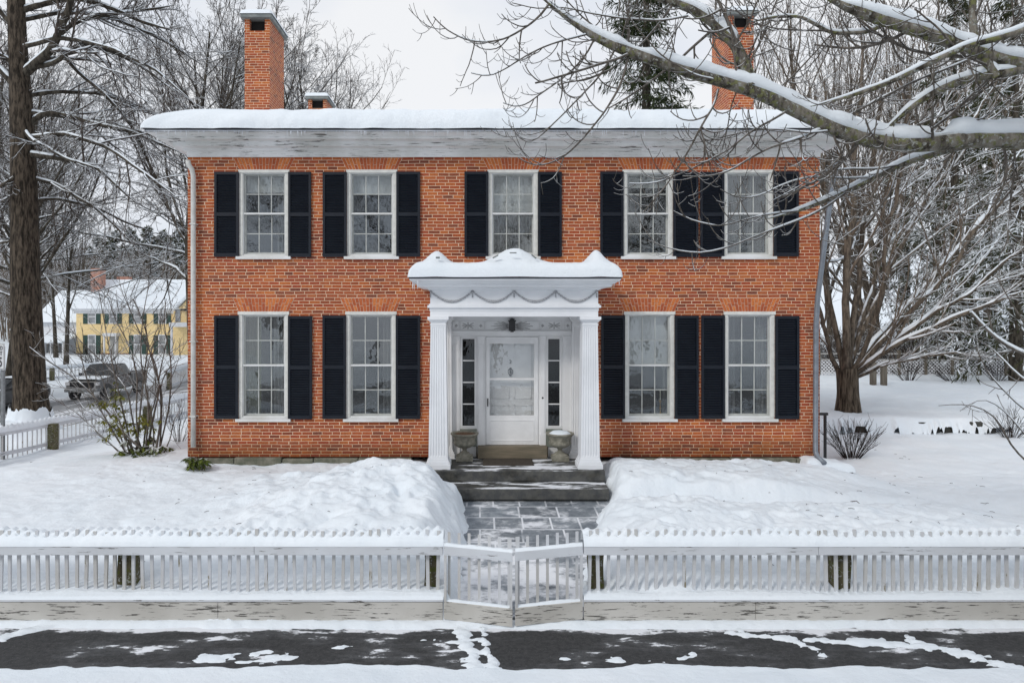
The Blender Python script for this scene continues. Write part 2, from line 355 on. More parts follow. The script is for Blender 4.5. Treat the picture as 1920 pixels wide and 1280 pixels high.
M['carving'] = plain('carved_wood_shaded', (.36, .36, .36), (.46, .46, .46), 30, .6)  # door paint darkened: shade outlining the relief is put into the colour
M['twig_dark'] = bark_mat('dark_twigs', (.022, .016, .014), (.05, .038, .032), .0, None, 12, .7)
M['oldwood'] = plain('old_wood', (.10, .085, .065), (.18, .16, .13), 6, .9, .4, (1, 1, .2))
M['leaf'] = bark_mat('evergreen_leaf', (.045, .065, .012), (.14, .165, .035), .75, None, 6, .75)
M['leaf_yellow'] = bark_mat('yellow_green_leaf', (.13, .15, .02), (.24, .22, .05), .35, None, 6, .85)
M['yellow'] = plain('yellow_brick', (.82, .64, .34), (.72, .54, .27), 5, .8)
M['white'] = plain('white_wood', (.70, .71, .73), (.62, .63, .65), 4, .6)
M['greenshutter'] = plain('green_shutter', (.010, .040, .032), (.016, .055, .042), 5, .5)
M['farglass'] = plain('far_glass', (.16, .17, .18), (.32, .33, .34), 2, .15)
M['greywood'] = plain('grey_wood', (.30, .30, .29), (.42, .41, .39), 5, .8)
M['truck'] = plain('silver_truck_paint', (.17, .17, .175), (.12, .118, .115), 2, .35, metal=.35)
M['carpaint'] = plain('dark_car_paint', (.045, .05, .052), (.09, .09, .092), 2, .3)
M['tyre'] = plain('tyre', (.012, .012, .012), (.03, .03, .03), 8, .85)
M['rim'] = plain('rim', (.30, .30, .31), (.2, .2, .2), 8, .4, metal=.6)
M['carglass'] = plain('car_glass', (.03, .035, .04), (.05, .055, .06), 2, .08)
M['lamp'] = plain('headlamp', (.6, .62, .64), (.5, .5, .52), 8, .15)
M['signwhite'] = plain('sign_white', (.62, .63, .64), (.55, .56, .57), 4, .5)
M['steel'] = plain('galvanised', (.17, .18, .19), (.24, .25, .26), 9, .5, metal=.4)
M['brass'] = plain('brass', (.45, .28, .07), (.35, .2, .05), 9, .3, metal=.8)
M['wax'] = plain('candle_wax', (.75, .72, .62), (.7, .66, .55), 9, .6)
def arch_mat():
    m = NB('arch_brick'); o = m.geo.outputs['Random Per Island']
    r = m.n('ShaderNodeValToRGB'); m.l(o, r.inputs['Fac']); e = r.color_ramp.elements; e[0].color = (.40, .09, .032, 1); e[1].color = (.62, .20, .055, 1)
    q = e.new(.5); q.color = (.50, .13, .040, 1)
    n = m.noise(m.pos(), 25, 4); m.col(m.mix(m.ramp(n, .35, .75), r.outputs[0], m.mix(1, r.outputs[0], (.7, .6, .55), 'MULTIPLY'))); m.rough(.85); m.bump(n, .4, .01); return m.m
M['arch'] = arch_mat(); M['mortar'] = plain('mortar', (.52, .38, .29), (.66, .52, .42), 6, .9)
# ================================================================ GROUND
FU = np.array((.19, .98)); FU /= np.linalg.norm(FU); FN = np.array((-FU[1], FU[0])); F0 = np.array((-14.4, 7.25))   # side fence line and its left normal
PX0, PX1 = -.36, 1.62          # the path from gate to steps
def pathz(y): return np.interp(y, [-5.5, -5.2, -1.6, 0], [.02, .06, .33, .35])
def ground(x, y):
    x = np.asarray(x, float); y = np.asarray(y, float)
    z = np.interp(y, [-5.30, -4.2, -2.5, 0, 4], [.33, .43, .50, .62, .60]) + 0 * x
    r = np.interp(y, [-5.3, -3.5, -1, 3, 5.05, 5.45, 9, 30, 60], [.33, .38, .36, .33, .32, .62, .55, .50, .8]) + 0 * x
    wr = ss(6.2, 7.6, x + .25 * y * (y < 0)); z = z * (1 - wr) + r * wr
    wl = ss(5.3, 13.5, -x) * ss(-3, 7, y); z = z * (1 - wl) + (-.92) * wl
    off = (x - F0[0]) * FN[0] + (y - F0[1]) * FN[1]                       # metres to the left of the side fence
    left = ss(.3, 2.5, off) * ss(-2, 4, y); z = z * (1 - left) + (-1.08) * left
    z = z + .06 * fbm(x * .7, y * .7, 3) + .040 * fbm(x * 2.2, y * 2.2, 9) + .020 * fbm(x * 7, y * 7, 12, 3)
    # shovelled heaps along the path
    def heap(cx, cy, rx, ry, h, rough=.10, s=0):
        q = ((x - cx) / rx) ** 2 + ((y - cy) / ry) ** 2; q = q * (1 + .5 * fbm(x * 1.6, y * 1.6, 20 + s))
        return h * np.clip(1 - q, 0, 1) ** .62 * (1 + rough * fbm(x * 3.5, y * 3.5, 31 + s)) * (1 + .06 * fbm(x * 11, y * 11, 40 + s, 2))
    z = z + heap(-1.35, -1.95, 1.1, 1.2, .17, .2) + heap(-1.5, -3.3, 1.3, 1.7, .14, .2, s=2) + heap(-3.2, -3.2, 1.9, 1.3, .12, .2, s=3) + heap(-.75, -2.6, .5, 1.2, .14, .3, s=10)
    z = z + heap(2.75, -3.5, 1.2, 1.1, .16, .2, s=5) + heap(5.0, -3.8, 2.4, .95, .08, .2, s=6)
    z = z - .20 * np.exp(-((y + 2.28 + .06 * fbm(x * 2, 0 * x, 77)) / .17) ** 2) * ss(2.0, 2.6, x) * ss(7.4, 6.0, x) + heap(2.75, -1.3, .8, .7, .12, s=8) + heap(2.1, -4.6, .6, .8, .12, s=9)
    # banks thrown up either side of the path: rough chunks with a cut edge
    rid = lambda k, s: 1 - np.abs(fbm(x * k, y * k, s, 3)) * 2
    lb = ss(-4.6, -2.6, x + .5 * fbm(x * .8, y * .8, 60)) * ss(-.40 - .30 * ss(-2.6, -1.2, y), -.75 - .5 * ss(-2.6, -1.2, y), x + .10 * fbm(x * 3, y * 3, 62)) * ss(-5.15, -4.2, y) * ss(-.75, -1.5, y)
    z = z + lb * (.17 + .085 * rid(1.5, 64) + .045 * rid(4.5, 66))
    rb = ss(2.05, 2.45, x + .12 * fbm(y * 3, x, 68)) * ss(7.3, 5.2, x - .35 * y) * ss(-2.14, -1.82, y + .10 * fbm(x * 2.2, 0 * x, 69)) * ss(-.05, -.5, y)
    z = z + rb * (.14 + .05 * rid(1.7, 70) + .03 * rid(5, 71))
    fb = ss(1.75, 2.3, x + .15 * fbm(y * 2, x, 72)) * ss(8.5, 5.5, x) * ss(-2.30, -2.75, y + .10 * fbm(x * 2, 0 * x, 73)) * ss(-5.2, -4.4, y)
    z = z + fb * (.04 + .07 * rid(1.7, 74) + .04 * rid(5, 75))
    # trench beyond the right heap, footprints
    q = (x - 7.2) * .55 + (y + 1.6); z = z - .10 * np.exp(-(q / .35) ** 2) * ss(6.0, 6.9, x) * ss(10.0, 8.5, x)
    z = z + .10 * np.exp(-((y - 9.3 - .15 * (x - 14)) / .9) ** 2) * ss(9.5, 11, x)
    # path and steps
    e = .10 * fbm(x * 3, y * 3, 55) + .05 * fbm(x * 10, y * 10, 57); lx = PX0 + e; rx = PX1 + e + np.interp(y, [-5.3, -3.5, -1.6], [-.45, -.15, .45])
    inp = ss(lx - .05, lx + .17, x) * ss(rx + .30, rx - .06, x) * ss(-.9, -1.35, y) * (y > -5.42)
    z = z * (1 - inp) + (pathz(y) - .035) * inp
    st = ss(-.72, -.45, x) * ss(2.25, 2.0, x) * ss(-1.95, -1.75, y); z = z * (1 - st) + .20 * st
    mud = np.exp(-(((x - 6.55) / .55) ** 2 + ((y + 2.42 + .12 * (x - 6.5)) / .13) ** 2)) * (1 + 1.2 * fbm(x * 7, y * 12, 88)); z = z - .26 * np.clip(mud - .25, 0, 1)
    cb = ss(-1.3, -.98, x) * ss(2.4, 2.22, x) * ss(-1.5, -1.3, y); z = z * (1 - cb) + np.minimum(z, .60) * cb
    # pavement in front: strip along the fence, bare asphalt, bank at the kerb
    f = y < -5.36
    strip = .08 * ss(-5.53 + .05 * fbm(x * 1.3, 0 * x, 61) + .07 * fbm(x * 7, y * 14, 63, 3), -5.40, y)
    edge = -6.34 + .11 * fbm(x * 1.1, 0 * x, 70) + .05 * fbm(x * 4, 0 * x, 72)
    bank = .15 * ss(edge, edge - .16, y) + .10 * ss(edge - .1, edge - 1.2, y) + .02 * fbm(x * 4, y * 4, 75)* ss(edge, edge - .3, y)
    pw = -.03 + strip + bank
    pw = pw + .045 * ss(.36, .62, fbm(x * .8, y * 2.6, 81) + .40 * fbm(x * 6, y * 9, 85)) * ss(-6.35, -6.1, y)
    for (xa, ya, xb, yb, wd) in ((-.20, -5.45, -.02, -6.35, .085), (.02, -5.50, .12, -6.30, .05), (2.7, -5.60, 3.9, -5.80, .05), (3.9, -5.80, 4.65, -5.88, .09), (4.5, -5.75, 5.4, -6.45, .06), (-4.75, -5.45, -5.25, -5.85, .07), (3.3, -5.72, 3.45, -6.0, .05)):
        t = np.clip(((x - xa) * (xb - xa) + (y - ya) * (yb - ya)) / ((xb - xa) ** 2 + (yb - ya) ** 2), 0, 1); q = np.hypot(x - xa - t * (xb - xa), y - ya - t * (yb - ya)) + .13 * fbm(x * 5, y * 8, 93) + .06 * fbm(x * 17, y * 24, 95, 2)
        pw = np.maximum(pw, -.03 + .055 * ss(wd * 1.5, wd * .3, q) + .012 * fbm(x * 11, y * 14, 94, 2))
    pw = pw + .011 * fbm(x * 13, y * 22, 96, 3) * (y > -6.45)
    pw = np.where(y < -8.6, np.interp(y, [-40, -21, -20, -10, -9.2, -8.6], [.3, .25, -.08, -.08, .15, .25]) + .03 * fbm(x, y, 90), pw)
    z = np.where(f, pw, z)
    # side street
    rd = ss(3.3, 4.0, off + .25 * fbm(x * .8, y * .8, 95)) * ss(12.9, 12.2, off + .3 * fbm(x * .8, y * .8, 97)) * ss(-6, -3, y)
    z = z * (1 - rd) + (-1.26) * rd
    bk2 = np.exp(-((off - 13.6) / .6) ** 2) * ss(0, 4, y) * .45 + np.exp(-((off - 2.9) / .5) ** 2) * ss(4, 8, y) * .25; z = z + bk2
    z = z + .75 * np.exp(-(((x + 16.1) / 1.5) ** 2 + ((y - 10.5) / 1.3) ** 2))          # heap at the roadside tree
    # far hills
    rr = np.hypot(x, y); z = z + 26 * ss(95, 330, rr) * (y > 0) * ss(0, 60, y) * (1 + .25 * fbm(x * .01, y * .01, 99))
    return z
def gz(x, y): return float(ground(np.array([x]), np.array([y]))[0])
xs = np.unique(np.concatenate([np.linspace(-900, -60, 22), np.linspace(-60, -16, 90), np.linspace(-16, -7.2, 120), np.linspace(-7.2, 8.6, 530), np.linspace(8.6, 20, 140), np.linspace(20, 60, 70), np.linspace(60, 900, 22)]))
ys = np.unique(np.concatenate([np.linspace(-60, -13, 40), np.linspace(-13, -6.6, 60), np.linspace(-6.6, -5.3, 80), np.linspace(-5.3, .3, 190), np.linspace(.3, 20, 170), np.linspace(20, 60, 110), np.linspace(60, 900, 40)]))
X, Y = np.meshgrid(xs, ys); Z = ground(X, Y); h, w = X.shape
i = (np.arange(h - 1)[:, None] * w + np.arange(w - 1)[None]).ravel()
g = fast_mesh('snow_ground', np.stack([X, Y, Z], -1).reshape(-1, 3), np.stack([i, i + 1, i + w + 1, i + w], 1), M['snow']); tag(g, kind='structure')
tag(MB().box(-30, 30, -6.9, -5.30, -.3, 0).build('sidewalk', M['asphalt']), kind='structure')
b = MB(); n = 12; yy = np.linspace(-5.30, -1.5, n); zz = pathz(yy)
for k in range(n - 1): b.add([(-1.2, yy[k], zz[k]), (2.4, yy[k], zz[k]), (2.4, yy[k + 1], zz[k + 1]), (-1.2, yy[k + 1], zz[k + 1])], [(0, 1, 2, 3)])
tag(b.build('path', M['flag']), kind='structure')
tag(MB().add([(5.6, -2.9, .315), (7.6, -3.1, .305), (7.6, -1.9, .315), (5.6, -1.8, .325)], [(0, 1, 2, 3)]).build('soil', M['soil']), kind='structure')
b = MB(); a0 = F0 + FN * 3.0 - FU * 14; a1 = F0 + FN * 13.2 - FU * 14; c1 = a1 + FU * 90; c0 = a0 + FU * 90
b.add([(a0[0], a0[1], -1.2), (c0[0], c0[1], -1.2), (c1[0], c1[1], -1.2), (a1[0], a1[1], -1.2)], [(0, 1, 2, 3)])
tag(b.build('side_street', M['road']), kind='structure')
tag(MB().add([(-80, -20.6, -.03), (80, -20.6, -.03), (80, -9.3, -.03), (-80, -9.3, -.03)], [(0, 1, 2, 3)]).build('road', M['road2']), kind='structure')

# ================================================================ THE BRICK HOUSE
HX0, HX1, HD = fx(352), fx(1537), 11.7
HT = fz(295)
house = thing('brick_house', 'two storey red brick house with dark shutters and white columned porch under snow', 'house', (.6, 0, .6))
UP_T, UP_B, LO_T, LO_B = fz(319.5), fz(481), fz(585), fz(784.5)
wins = []    # (x0, x1, ztop, zbottom, shutter left x0, shutter right x1)
for a, b_, s0, s1 in ((449, 541, 403, 584), (651, 743, 606, 788), (916, 1008, 871, 1053), (1169, 1261, 1125, 1308), (1357, 1449, 1312, 1496)): wins.append((fx(a), fx(b_), UP_T, UP_B, fx(s0), fx(s1), 'upper'))
for a, b_, s0, s1 in ((448, 540.5, 403, 586), (649.5, 742, 605.5, 788), (1171.5, 1264, 1126.5, 1309), (1358.5, 1452, 1314, 1497)): wins.append((fx(a), fx(b_), LO_T, LO_B, fx(s0), fx(s1), 'lower'))
DOORX0, DOORX1, DOORT = fx(852), fx(1068), fz(600)
def holed_wall(mb, x0, x1, z0, z1, holes, y0, y1):
    xs_ = sorted({x0, x1, *[v for q in holes for v in q[:2] if x0 < v < x1]}); zs_ = sorted({z0, z1, *[v for q in holes for v in q[2:4] if z0 < v < z1]})
    ins = lambda x, z: any(q[0] < x < q[1] and q[2] < z < q[3] for q in holes)
    nx, nz_ = len(xs_), len(zs_)
    V = [(x, y, z) for y in (y0, y1) for z in zs_ for x in xs_]; idx = lambda i, j, k: k * nx * nz_ + j * nx + i; Fs = []
    solid = [[not ins((xs_[i] + xs_[i + 1]) / 2, (zs_[j] + zs_[j + 1]) / 2) for j in range(nz_ - 1)] for i in range(nx - 1)]
    S = lambda i, j: 0 <= i < nx - 1 and 0 <= j < nz_ - 1 and solid[i][j]
    for i in range(nx - 1):
        for j in range(nz_ - 1):
            if not solid[i][j]: continue
            Fs.append((idx(i, j, 0), idx(i + 1, j, 0), idx(i + 1, j + 1, 0), idx(i, j + 1, 0))); Fs.append((idx(i, j, 1), idx(i, j + 1, 1), idx(i + 1, j + 1, 1), idx(i + 1, j, 1)))
            if not S(i - 1, j): Fs.append((idx(i, j, 0), idx(i, j + 1, 0), idx(i, j + 1, 1), idx(i, j, 1)))
            if not S(i + 1, j): Fs.append((idx(i + 1, j, 0), idx(i + 1, j, 1), idx(i + 1, j + 1, 1), idx(i + 1, j + 1, 0)))
            if not S(i, j - 1): Fs.append((idx(i, j, 0), idx(i, j, 1), idx(i + 1, j, 1), idx(i + 1, j, 0)))
            if not S(i, j + 1): Fs.append((idx(i, j + 1, 0), idx(i + 1, j + 1, 0), idx(i + 1, j + 1, 1), idx(i, j + 1, 1)))
    mb.add(V, Fs)
BZ = fz(856)
b = MB(); holed_wall(b, HX0, HX1, BZ, HT + .05, [(q[0], q[1], q[3], q[2]) for q in wins] + [(DOORX0, DOORX1, BZ - 1, DOORT)], 0, .28)
b.box(HX0, HX0 + .28, .28, HD, BZ, HT + .05).box(HX1 - .28, HX1, .28, HD, BZ, HT + .05).box(HX0 + .28, HX1 - .28, HD - .28, HD, BZ, HT + .05)
b.build('wall', M['brick'], house)
# rough stone foundation
rng = np.random.RandomState(3); b = MB(); x = HX0 - .03; side_ = 0
while x < HX1:
    w_ = rng.uniform(.5, 1.3); x2 = min(x + w_, HX1 + .03)
    if x > 1.5 and side_ == 0: b.build('foundation', M['stone'], house, bevel=.02); b = MB(); side_ = 1
    if not (x2 > -.7 and x < 1.9): b.box(x, x2 - .012, -.05 - rng.uniform(0, .03), .2, .1, BZ - .002 + rng.uniform(-.03, .0))
    x = x2
b.build('foundation', M['stone'], house, bevel=.02)
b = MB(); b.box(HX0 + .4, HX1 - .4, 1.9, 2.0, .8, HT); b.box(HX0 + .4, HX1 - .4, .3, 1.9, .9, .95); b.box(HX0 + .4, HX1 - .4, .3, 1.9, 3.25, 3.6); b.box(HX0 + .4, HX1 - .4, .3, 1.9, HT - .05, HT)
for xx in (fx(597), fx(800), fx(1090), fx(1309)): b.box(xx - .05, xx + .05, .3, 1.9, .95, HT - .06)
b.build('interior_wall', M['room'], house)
# jack arches
for q in wins:
    xa, xb, zt = q[0], q[1], q[2]; hgt = .235 if q[6] == 'upper' else .265; n = 17; b = MB(); bm_ = MB(); sp = .115
    for k in range(n):
        t0, t1 = k / n, (k + 1) / n; g_ = .0045; A = xa + (xb - xa) * t0; B = xa + (xb - xa) * t1; C = xa - sp + (xb - xa + 2 * sp) * t0; Dd = xa - sp + (xb - xa + 2 * sp) * t1
        js = ((0, 1),) if (k % 2 == 0 and hgt < .24) else ((0, .42), (.42, 1)) if k % 2 else ((0, .62), (.62, 1))
        for (j0, j1) in js:
            g0 = .005 / hgt * (j0 > 0); lerp = lambda u, v, t: u + (v - u) * t
            z0, z1 = zt + .004 + hgt * (j0 + g0), zt + hgt * j1; a0_, a1_, c0_, c1_ = lerp(A, C, j0) + g_, lerp(B, Dd, j0) - g_, lerp(A, C, j1) + g_, lerp(B, Dd, j1) - g_
            b.hexa([(a0_, -.007, z0), (c0_, -.007, z1), (a0_, .05, z0), (c0_, .05, z1), (a1_, -.007, z0), (c1_, -.007, z1), (a1_, .05, z0), (c1_, .05, z1)])
    o = b.build('jack_arch', M['arch'], house)
    bm_.hexa([(xa, -.003, zt + .002), (xa - sp - .006, -.003, zt + hgt + .004), (xa, .05, zt + .002), (xa - sp - .006, .05, zt + hgt + .004), (xb, -.003, zt + .002), (xb + sp + .006, -.003, zt + hgt + .004), (xb, .05, zt + .002), (xb + sp + .006, .05, zt + hgt + .004)])
    bm_.build('mortar_bed', M['mortar'], o)
# windows
prng = np.random.RandomState(77)
def make_window(xa, xb, zt, zb, shade_drop, drapes):
    b = MB(); c = .062; y0, y1 = -.004, .12
    b.box(xa - .004, xa + c, y0, y1, zb + .03, zt - .05).box(xb - c, xb + .004, y0, y1, zb + .03, zt - .05).box(xa - .02, xb + .02, -.02, y1, zt - .05, zt + .012)
    win = b.build('window', M['sash'], house, bevel=.004)
    MB().box(xa - .055, xb + .055, -.06, .15, zb - .055, zb).box(xa, xb, .0, .13, zb, zb + .03).build('sill', M['paint'], win, bevel=.005)
    L, Rr = xa + c, xb - c; zm = (zt + zb) / 2 - .0; T_, B_ = zt - .05, zb + .03
    for nm, z0, z1, y in (('upper', zm - .02, T_, .055), ('lower', B_, zm + .02, .080)):
        s = MB(); f = .042; s.box(L, L + f, y, y + .03, z0, z1).box(Rr - f, Rr, y, y + .03, z0, z1).box(L + f, Rr - f, y, y + .03, z1 - .04, z1).box(L + f, Rr - f, y, y + .03, z0, z0 + (.055 if nm == 'lower' else .04))
        u0, u1, w0, w1 = L + f, Rr - f, z0 + (.055 if nm == 'lower' else .04), z1 - .04
        for k in (1, 2): xx = u0 + (u1 - u0) * k / 3; s.box(xx - .008, xx + .008, y + .004, y + .026, w0, w1)
        zz_ = (w0 + w1) / 2; s.box(u0, u1, y + .006, y + .024, zz_ - .008, zz_ + .008)
        s.build('sash', M['sash'], win)
        pm = MB()
        for ii in range(3):
            for jj in range(2):
                a_, b2_, c_, d_2 = u0 + (u1 - u0) * ii / 3, u0 + (u1 - u0) * (ii + 1) / 3, w0 + (w1 - w0) * jj / 2, w0 + (w1 - w0) * (jj + 1) / 2; tx, tz = prng.normal(0, .0022), prng.normal(0, .0030)
                pm.add([(a_, y + .015 - tx - tz, c_), (b2_, y + .015 + tx - tz, c_), (b2_, y + .015 + tx + tz, d_2), (a_, y + .015 - tx + tz, d_2)], [(0, 1, 2, 3)])
        pm.build('pane', M['glass'], win)
    # aluminium storm frame in front
    s = MB(); y = .018; s.box(L, L + .018, y, y + .02, B_, T_).box(Rr - .018, Rr, y, y + .02, B_, T_).box(L + .018, Rr - .018, y, y + .02, T_ - .018, T_).box(L + .018, Rr - .018, y, y + .02, B_, B_ + .02).box(L + .018, Rr - .018, y - .004, y + .026, zm - .016, zm + .016)
    s.build('storm_frame', M['paint'], win)
    MB().add([(L + .018, y + .01, B_ + .02), (Rr - .018, y + .01, B_ + .02), (Rr - .018, y + .01, T_ - .018), (L + .018, y + .01, T_ - .018)], [(0, 1, 2, 3)]).build('storm_pane', M['storm'], win)
    if shade_drop: MB().box(L + .02, Rr - .02, .20, .206, T_ - shade_drop * (T_ - B_), T_).build('roller_shade', M['shade'], win)
    for side, frac, mt in drapes:
        b2 = MB(); wd = (Rr - L) * frac; xs_ = np.linspace(0, wd, 40); X_, Z_ = np.meshgrid(xs_, np.linspace(B_ - .05, T_, 4)); X2 = L - .01 + X_ if side == 'l' else Rr + .01 - X_
        b2.grid(X2, .26 + .025 * np.sin(X_ * 85) + .01 * np.sin(X_ * 37 + 1), Z_); b2.build('curtain', M[mt], win, smooth=True)
specs = [(.22, [('r', .3, 'curtain')]), (.24, []), (.46, [('l', .5, 'curtain'), ('r', .5, 'curtain')]), (.16, [('l', .2, 'curtain')]), (.0, [('l', .42, 'curtain'), ('r', .42, 'curtain')]),
         (.0, [('l', .36, 'greencurtain'), ('r', .35, 'curtain')]), (.0, [('r', .28, 'curtain')]), (.5, [('r', .12, 'curtain')]), (.0, [('l', .3, 'curtain'), ('r', .22, 'curtain')])]
for q, (sd_, dr) in zip(wins, specs): make_window(q[0], q[1], q[2], q[3], sd_, dr)
# shutters: one louvred leaf of each height, copied
def make_shutter(name, w_, h_, nsl, rail):
    b = MB(); st = .045; b.box(0, st, -.034, 0, 0, h_).box(w_ - st, w_, -.034, 0, 0, h_)
    zr = h_ * rail; rails = [(0, .07), (zr - .035, zr + .035), (h_ - .055, h_)]
    for z0, z1 in rails: b.box(st, w_ - st, -.032, -.002, z0, z1)
    c, s = math.cos(R(42)), math.sin(R(42)); rot = ((1, 0, 0), (0, c, -s), (0, s, c))
    for (z0, z1) in ((.07, zr - .035), (zr + .035, h_ - .055)):
        n = int(round((z1 - z0) / .047))
        for k in range(n): z = z0 + (k + .5) * (z1 - z0) / n; b.cbox((w_ / 2, -.017, z), (w_ - 2 * st, .036, .007), rot)
    b.box(st, w_ - st, -.001, .002, .05, h_ - .05)
    V = np.concatenate(b.v); me = bpy.data.meshes.new(name); me.from_pydata(V.tolist(), [], b.f); me.materials.append(M['shutter']); return me
hu, hl = fz(322) - fz(481), fz(591) - fz(784); wsh = .452
sh_u = make_shutter('shutter_short', wsh, hu, 0, .50); sh_l = make_shutter('shutter_tall', wsh, hl, 0, .50)
def hinge_me():
    b = MB()
    for z in (.12, .88): b.box(-.008, .03, -.042, -.034, z * 1.7 - .02, z * 1.7 + .02)
    me = bpy.data.meshes.new('hinge'); me.from_pydata(np.concatenate(b.v).tolist(), [], b.f); me.materials.append(M['black']); return me
for q in wins:
    me = sh_u if q[6] == 'upper' else sh_l; zb_ = fz(481.5) if q[6] == 'upper' else fz(784.5)
    for x0_, x1_ in ((q[4], q[0] - .004), (q[1] + .004, q[5])):
        o = bpy.data.objects.new('shutter', me); COL.objects.link(o); o.parent = house
        o.location = Vector((x0_, -.012, zb_ + random.uniform(-.008, .008))) - house.location; o.scale = ((x1_ - x0_) / wsh, 1, 1); o.rotation_euler = (random.uniform(-.004, .004), 0, random.uniform(-.012, .012))
# cornice
pr = [(.012, HT), (.012, HT + .105), (.06, HT + .115), (.06, HT + .150), (.085, HT + .155), (.20, HT + .165), (.20, HT + .222), (.225, HT + .226), (.225, HT + .238), (.40, HT + .250), (.40, HT + .292), (.42, HT + .296), (.50, HT + .322), (.525, HT + .328), (.525, HT + .350), (.0, HT + .355)]
b = MB(); b.ring(HX0, HX1, 0, HD, pr); b.build('cornice', M['cornice'], house)
EZ = HT + .353
b = MB(); b.ring(HX0, HX1, 0, HD, [(.52, EZ), (.548, EZ), (.548, EZ + .035), (.52, EZ + .037)]); b.build('drip_edge', M['metal'], house)
# hip roof and its snow
OV = .55
def eave_dist(x, y): return np.minimum(np.minimum(x - (HX0 - OV), HX1 + OV - x), np.minimum(y + OV, HD + OV - y))
def roofz(x, y): return EZ + .03 + .19 * np.clip(eave_dist(x, y), 0, 4.5)
def edge_grid(a, b_, fine, n): t = np.concatenate([[0, .01, .03, .06, .1, .15, .21, .28, .36, .45, .56, .7, .85, 1.0], np.linspace(1.15, (b_ - a) / 2, n)]); return np.unique(np.concatenate([a + t, b_ - t]))
gx, gy = edge_grid(HX0 - OV - .02, HX1 + OV + .02, 0, 60), edge_grid(-OV - .02, HD + OV + .02, 0, 26)
X, Y = np.meshgrid(gx, gy)
MB().grid(X, Y, roofz(X, Y) - .0).build('roof', M['metal'], house)
gx, gy = edge_grid(HX0 - OV - .05, HX1 + OV + .05, 0, 260), edge_grid(-OV - .05, HD + OV + .05, 0, 40); X, Y = np.meshgrid(gx, gy)
ex = np.minimum(X - gx[0], gx[-1] - X); ey = np.minimum(Y - gy[0], gy[-1] - Y)
prof = lambda e, r: np.sqrt(np.clip(1 - (1 - np.clip(e / r, 0, 1)) ** 2, 0, 1))
Tk = .40 * np.minimum(prof(ex, .95), prof(ey, .42)) * (1 + .05 * fbm(X * 1.1, Y * 1.1, 5)) + .026 * fbm(X * 4, Y * 6, 8) * prof(ey, .3)
MB().grid(X + .015 * fbm(Y * 7, X * 3, 4) * 0, Y + .05 * fbm(X * 2.6, Y * 9, 13) * (ey < .4), roofz(X, Y) + .005 + np.clip(Tk, 0, 1)).build('roof_snow', M['snow'], house, smooth=True)
# icicles along the eave
b = MB(); rng = np.random.RandomState(11)
# chimneys
def chimney(x0, x1, y0, y1, zt, zbase):
    b = MB(); b.box(x0, x1, y0, y1, zbase, zt - .28); p = .115
    for xa in (x0, x1 - p):
        for ya in (y0, y1 - p): b.box(xa, xa + p, ya, ya + p, zt - .28, zt)
    b.box(x0 + p, x0 + p + .001 + (x1 - x0) * 0, y0 + .2, y1 - .2, zt - .28, zt - .001)
    b.box(x1 - .06, x1, y0 + p, y1 - p, zt - .28, zt)
    b.box(x0, x0 + .06, y0 + p, y1 - p, zt - .28, zt)
    c = b.build('chimney', M['chimney'], house)
    MB().box(x0 + .07, x1 - .07, y0 + .14, y1 - .14, zt - .275, zt - .004).build('flue', M['dark'], c)
    MB().box(x0 - .07, x1 + .07, y0 - .10, y1 + .10, zt, zt + .085).build('cap_slab', M['stone_grey'], c, bevel=.01)
    gx_ = np.linspace(x0 - .09, x1 + .09, 22); gy_ = np.linspace(y0 - .12, y1 + .12, 30); X_, Y_ = np.meshgrid(gx_, gy_)
    e = np.minimum(np.minimum(X_ - gx_[0], gx_[-1] - X_), np.minimum(Y_ - gy_[0], gy_[-1] - Y_))
    MB().grid(X_, Y_, zt + .082 + .15 * prof(e, .16) * (1 + .15 * fbm(X_ * 3, Y_ * 3, int(zt * 10)))).build('chimney_snow', M['snow_soft'], c, smooth=True)
M['stone_grey'] = plain('slate_slab', (.16, .18, .18), (.25, .27, .26), 6, .8)
d_ = 15.75; zc = ZC + (CY - 36) * d_ / F
chimney(HX0 + .03, HX0 + .62, d_ - D0, d_ - D0 + 1.15, zc, 6.9)
chimney(HX1 - .62, HX1 - .03, d_ - D0, d_ - D0 + 1.15, ZC + (CY - 30) * d_ / F, 6.9)
chimney(HX0 + .05, HX0 + .64, 21.5 - D0, 21.5 - D0 + .9, ZC + (CY - 187) * 21.5 / F, 6.9)
# downspouts
MB().tube([P(352, 300, 12.6), P(354, 309, 12.62), P(360, 318, 12.64), P(362.5, 330, 12.66), P(362.5, 600, 12.66), P(362.5, 838, 12.66)], .046, 10).build('downspout', M['spout_white'], house, smooth=True)
o = MB().tube([P(1569, 300, 12.35), P(1560, 350, 12.45), P(1548, 440, 12.55), P(1533, 560, 12.65), P(1530, 610, 12.66), P(1529, 845, 12.66), P(1532, 856, 12.6), P(1546, 868, 12.4)], .048, 10).build('downspout', M['spout_grey'], house, smooth=True); o['label'] = 'grey slanting downspout'
b = MB()
for py in (420, 640, 780):
    for px in (362.5,): q = P(px, py, 12.66); b.box(q[0] - .055, q[0] + .055, q[1] - .05, 0, q[2] - .012, q[2] + .012)
b.build('bracket', M['spout_white'], house)

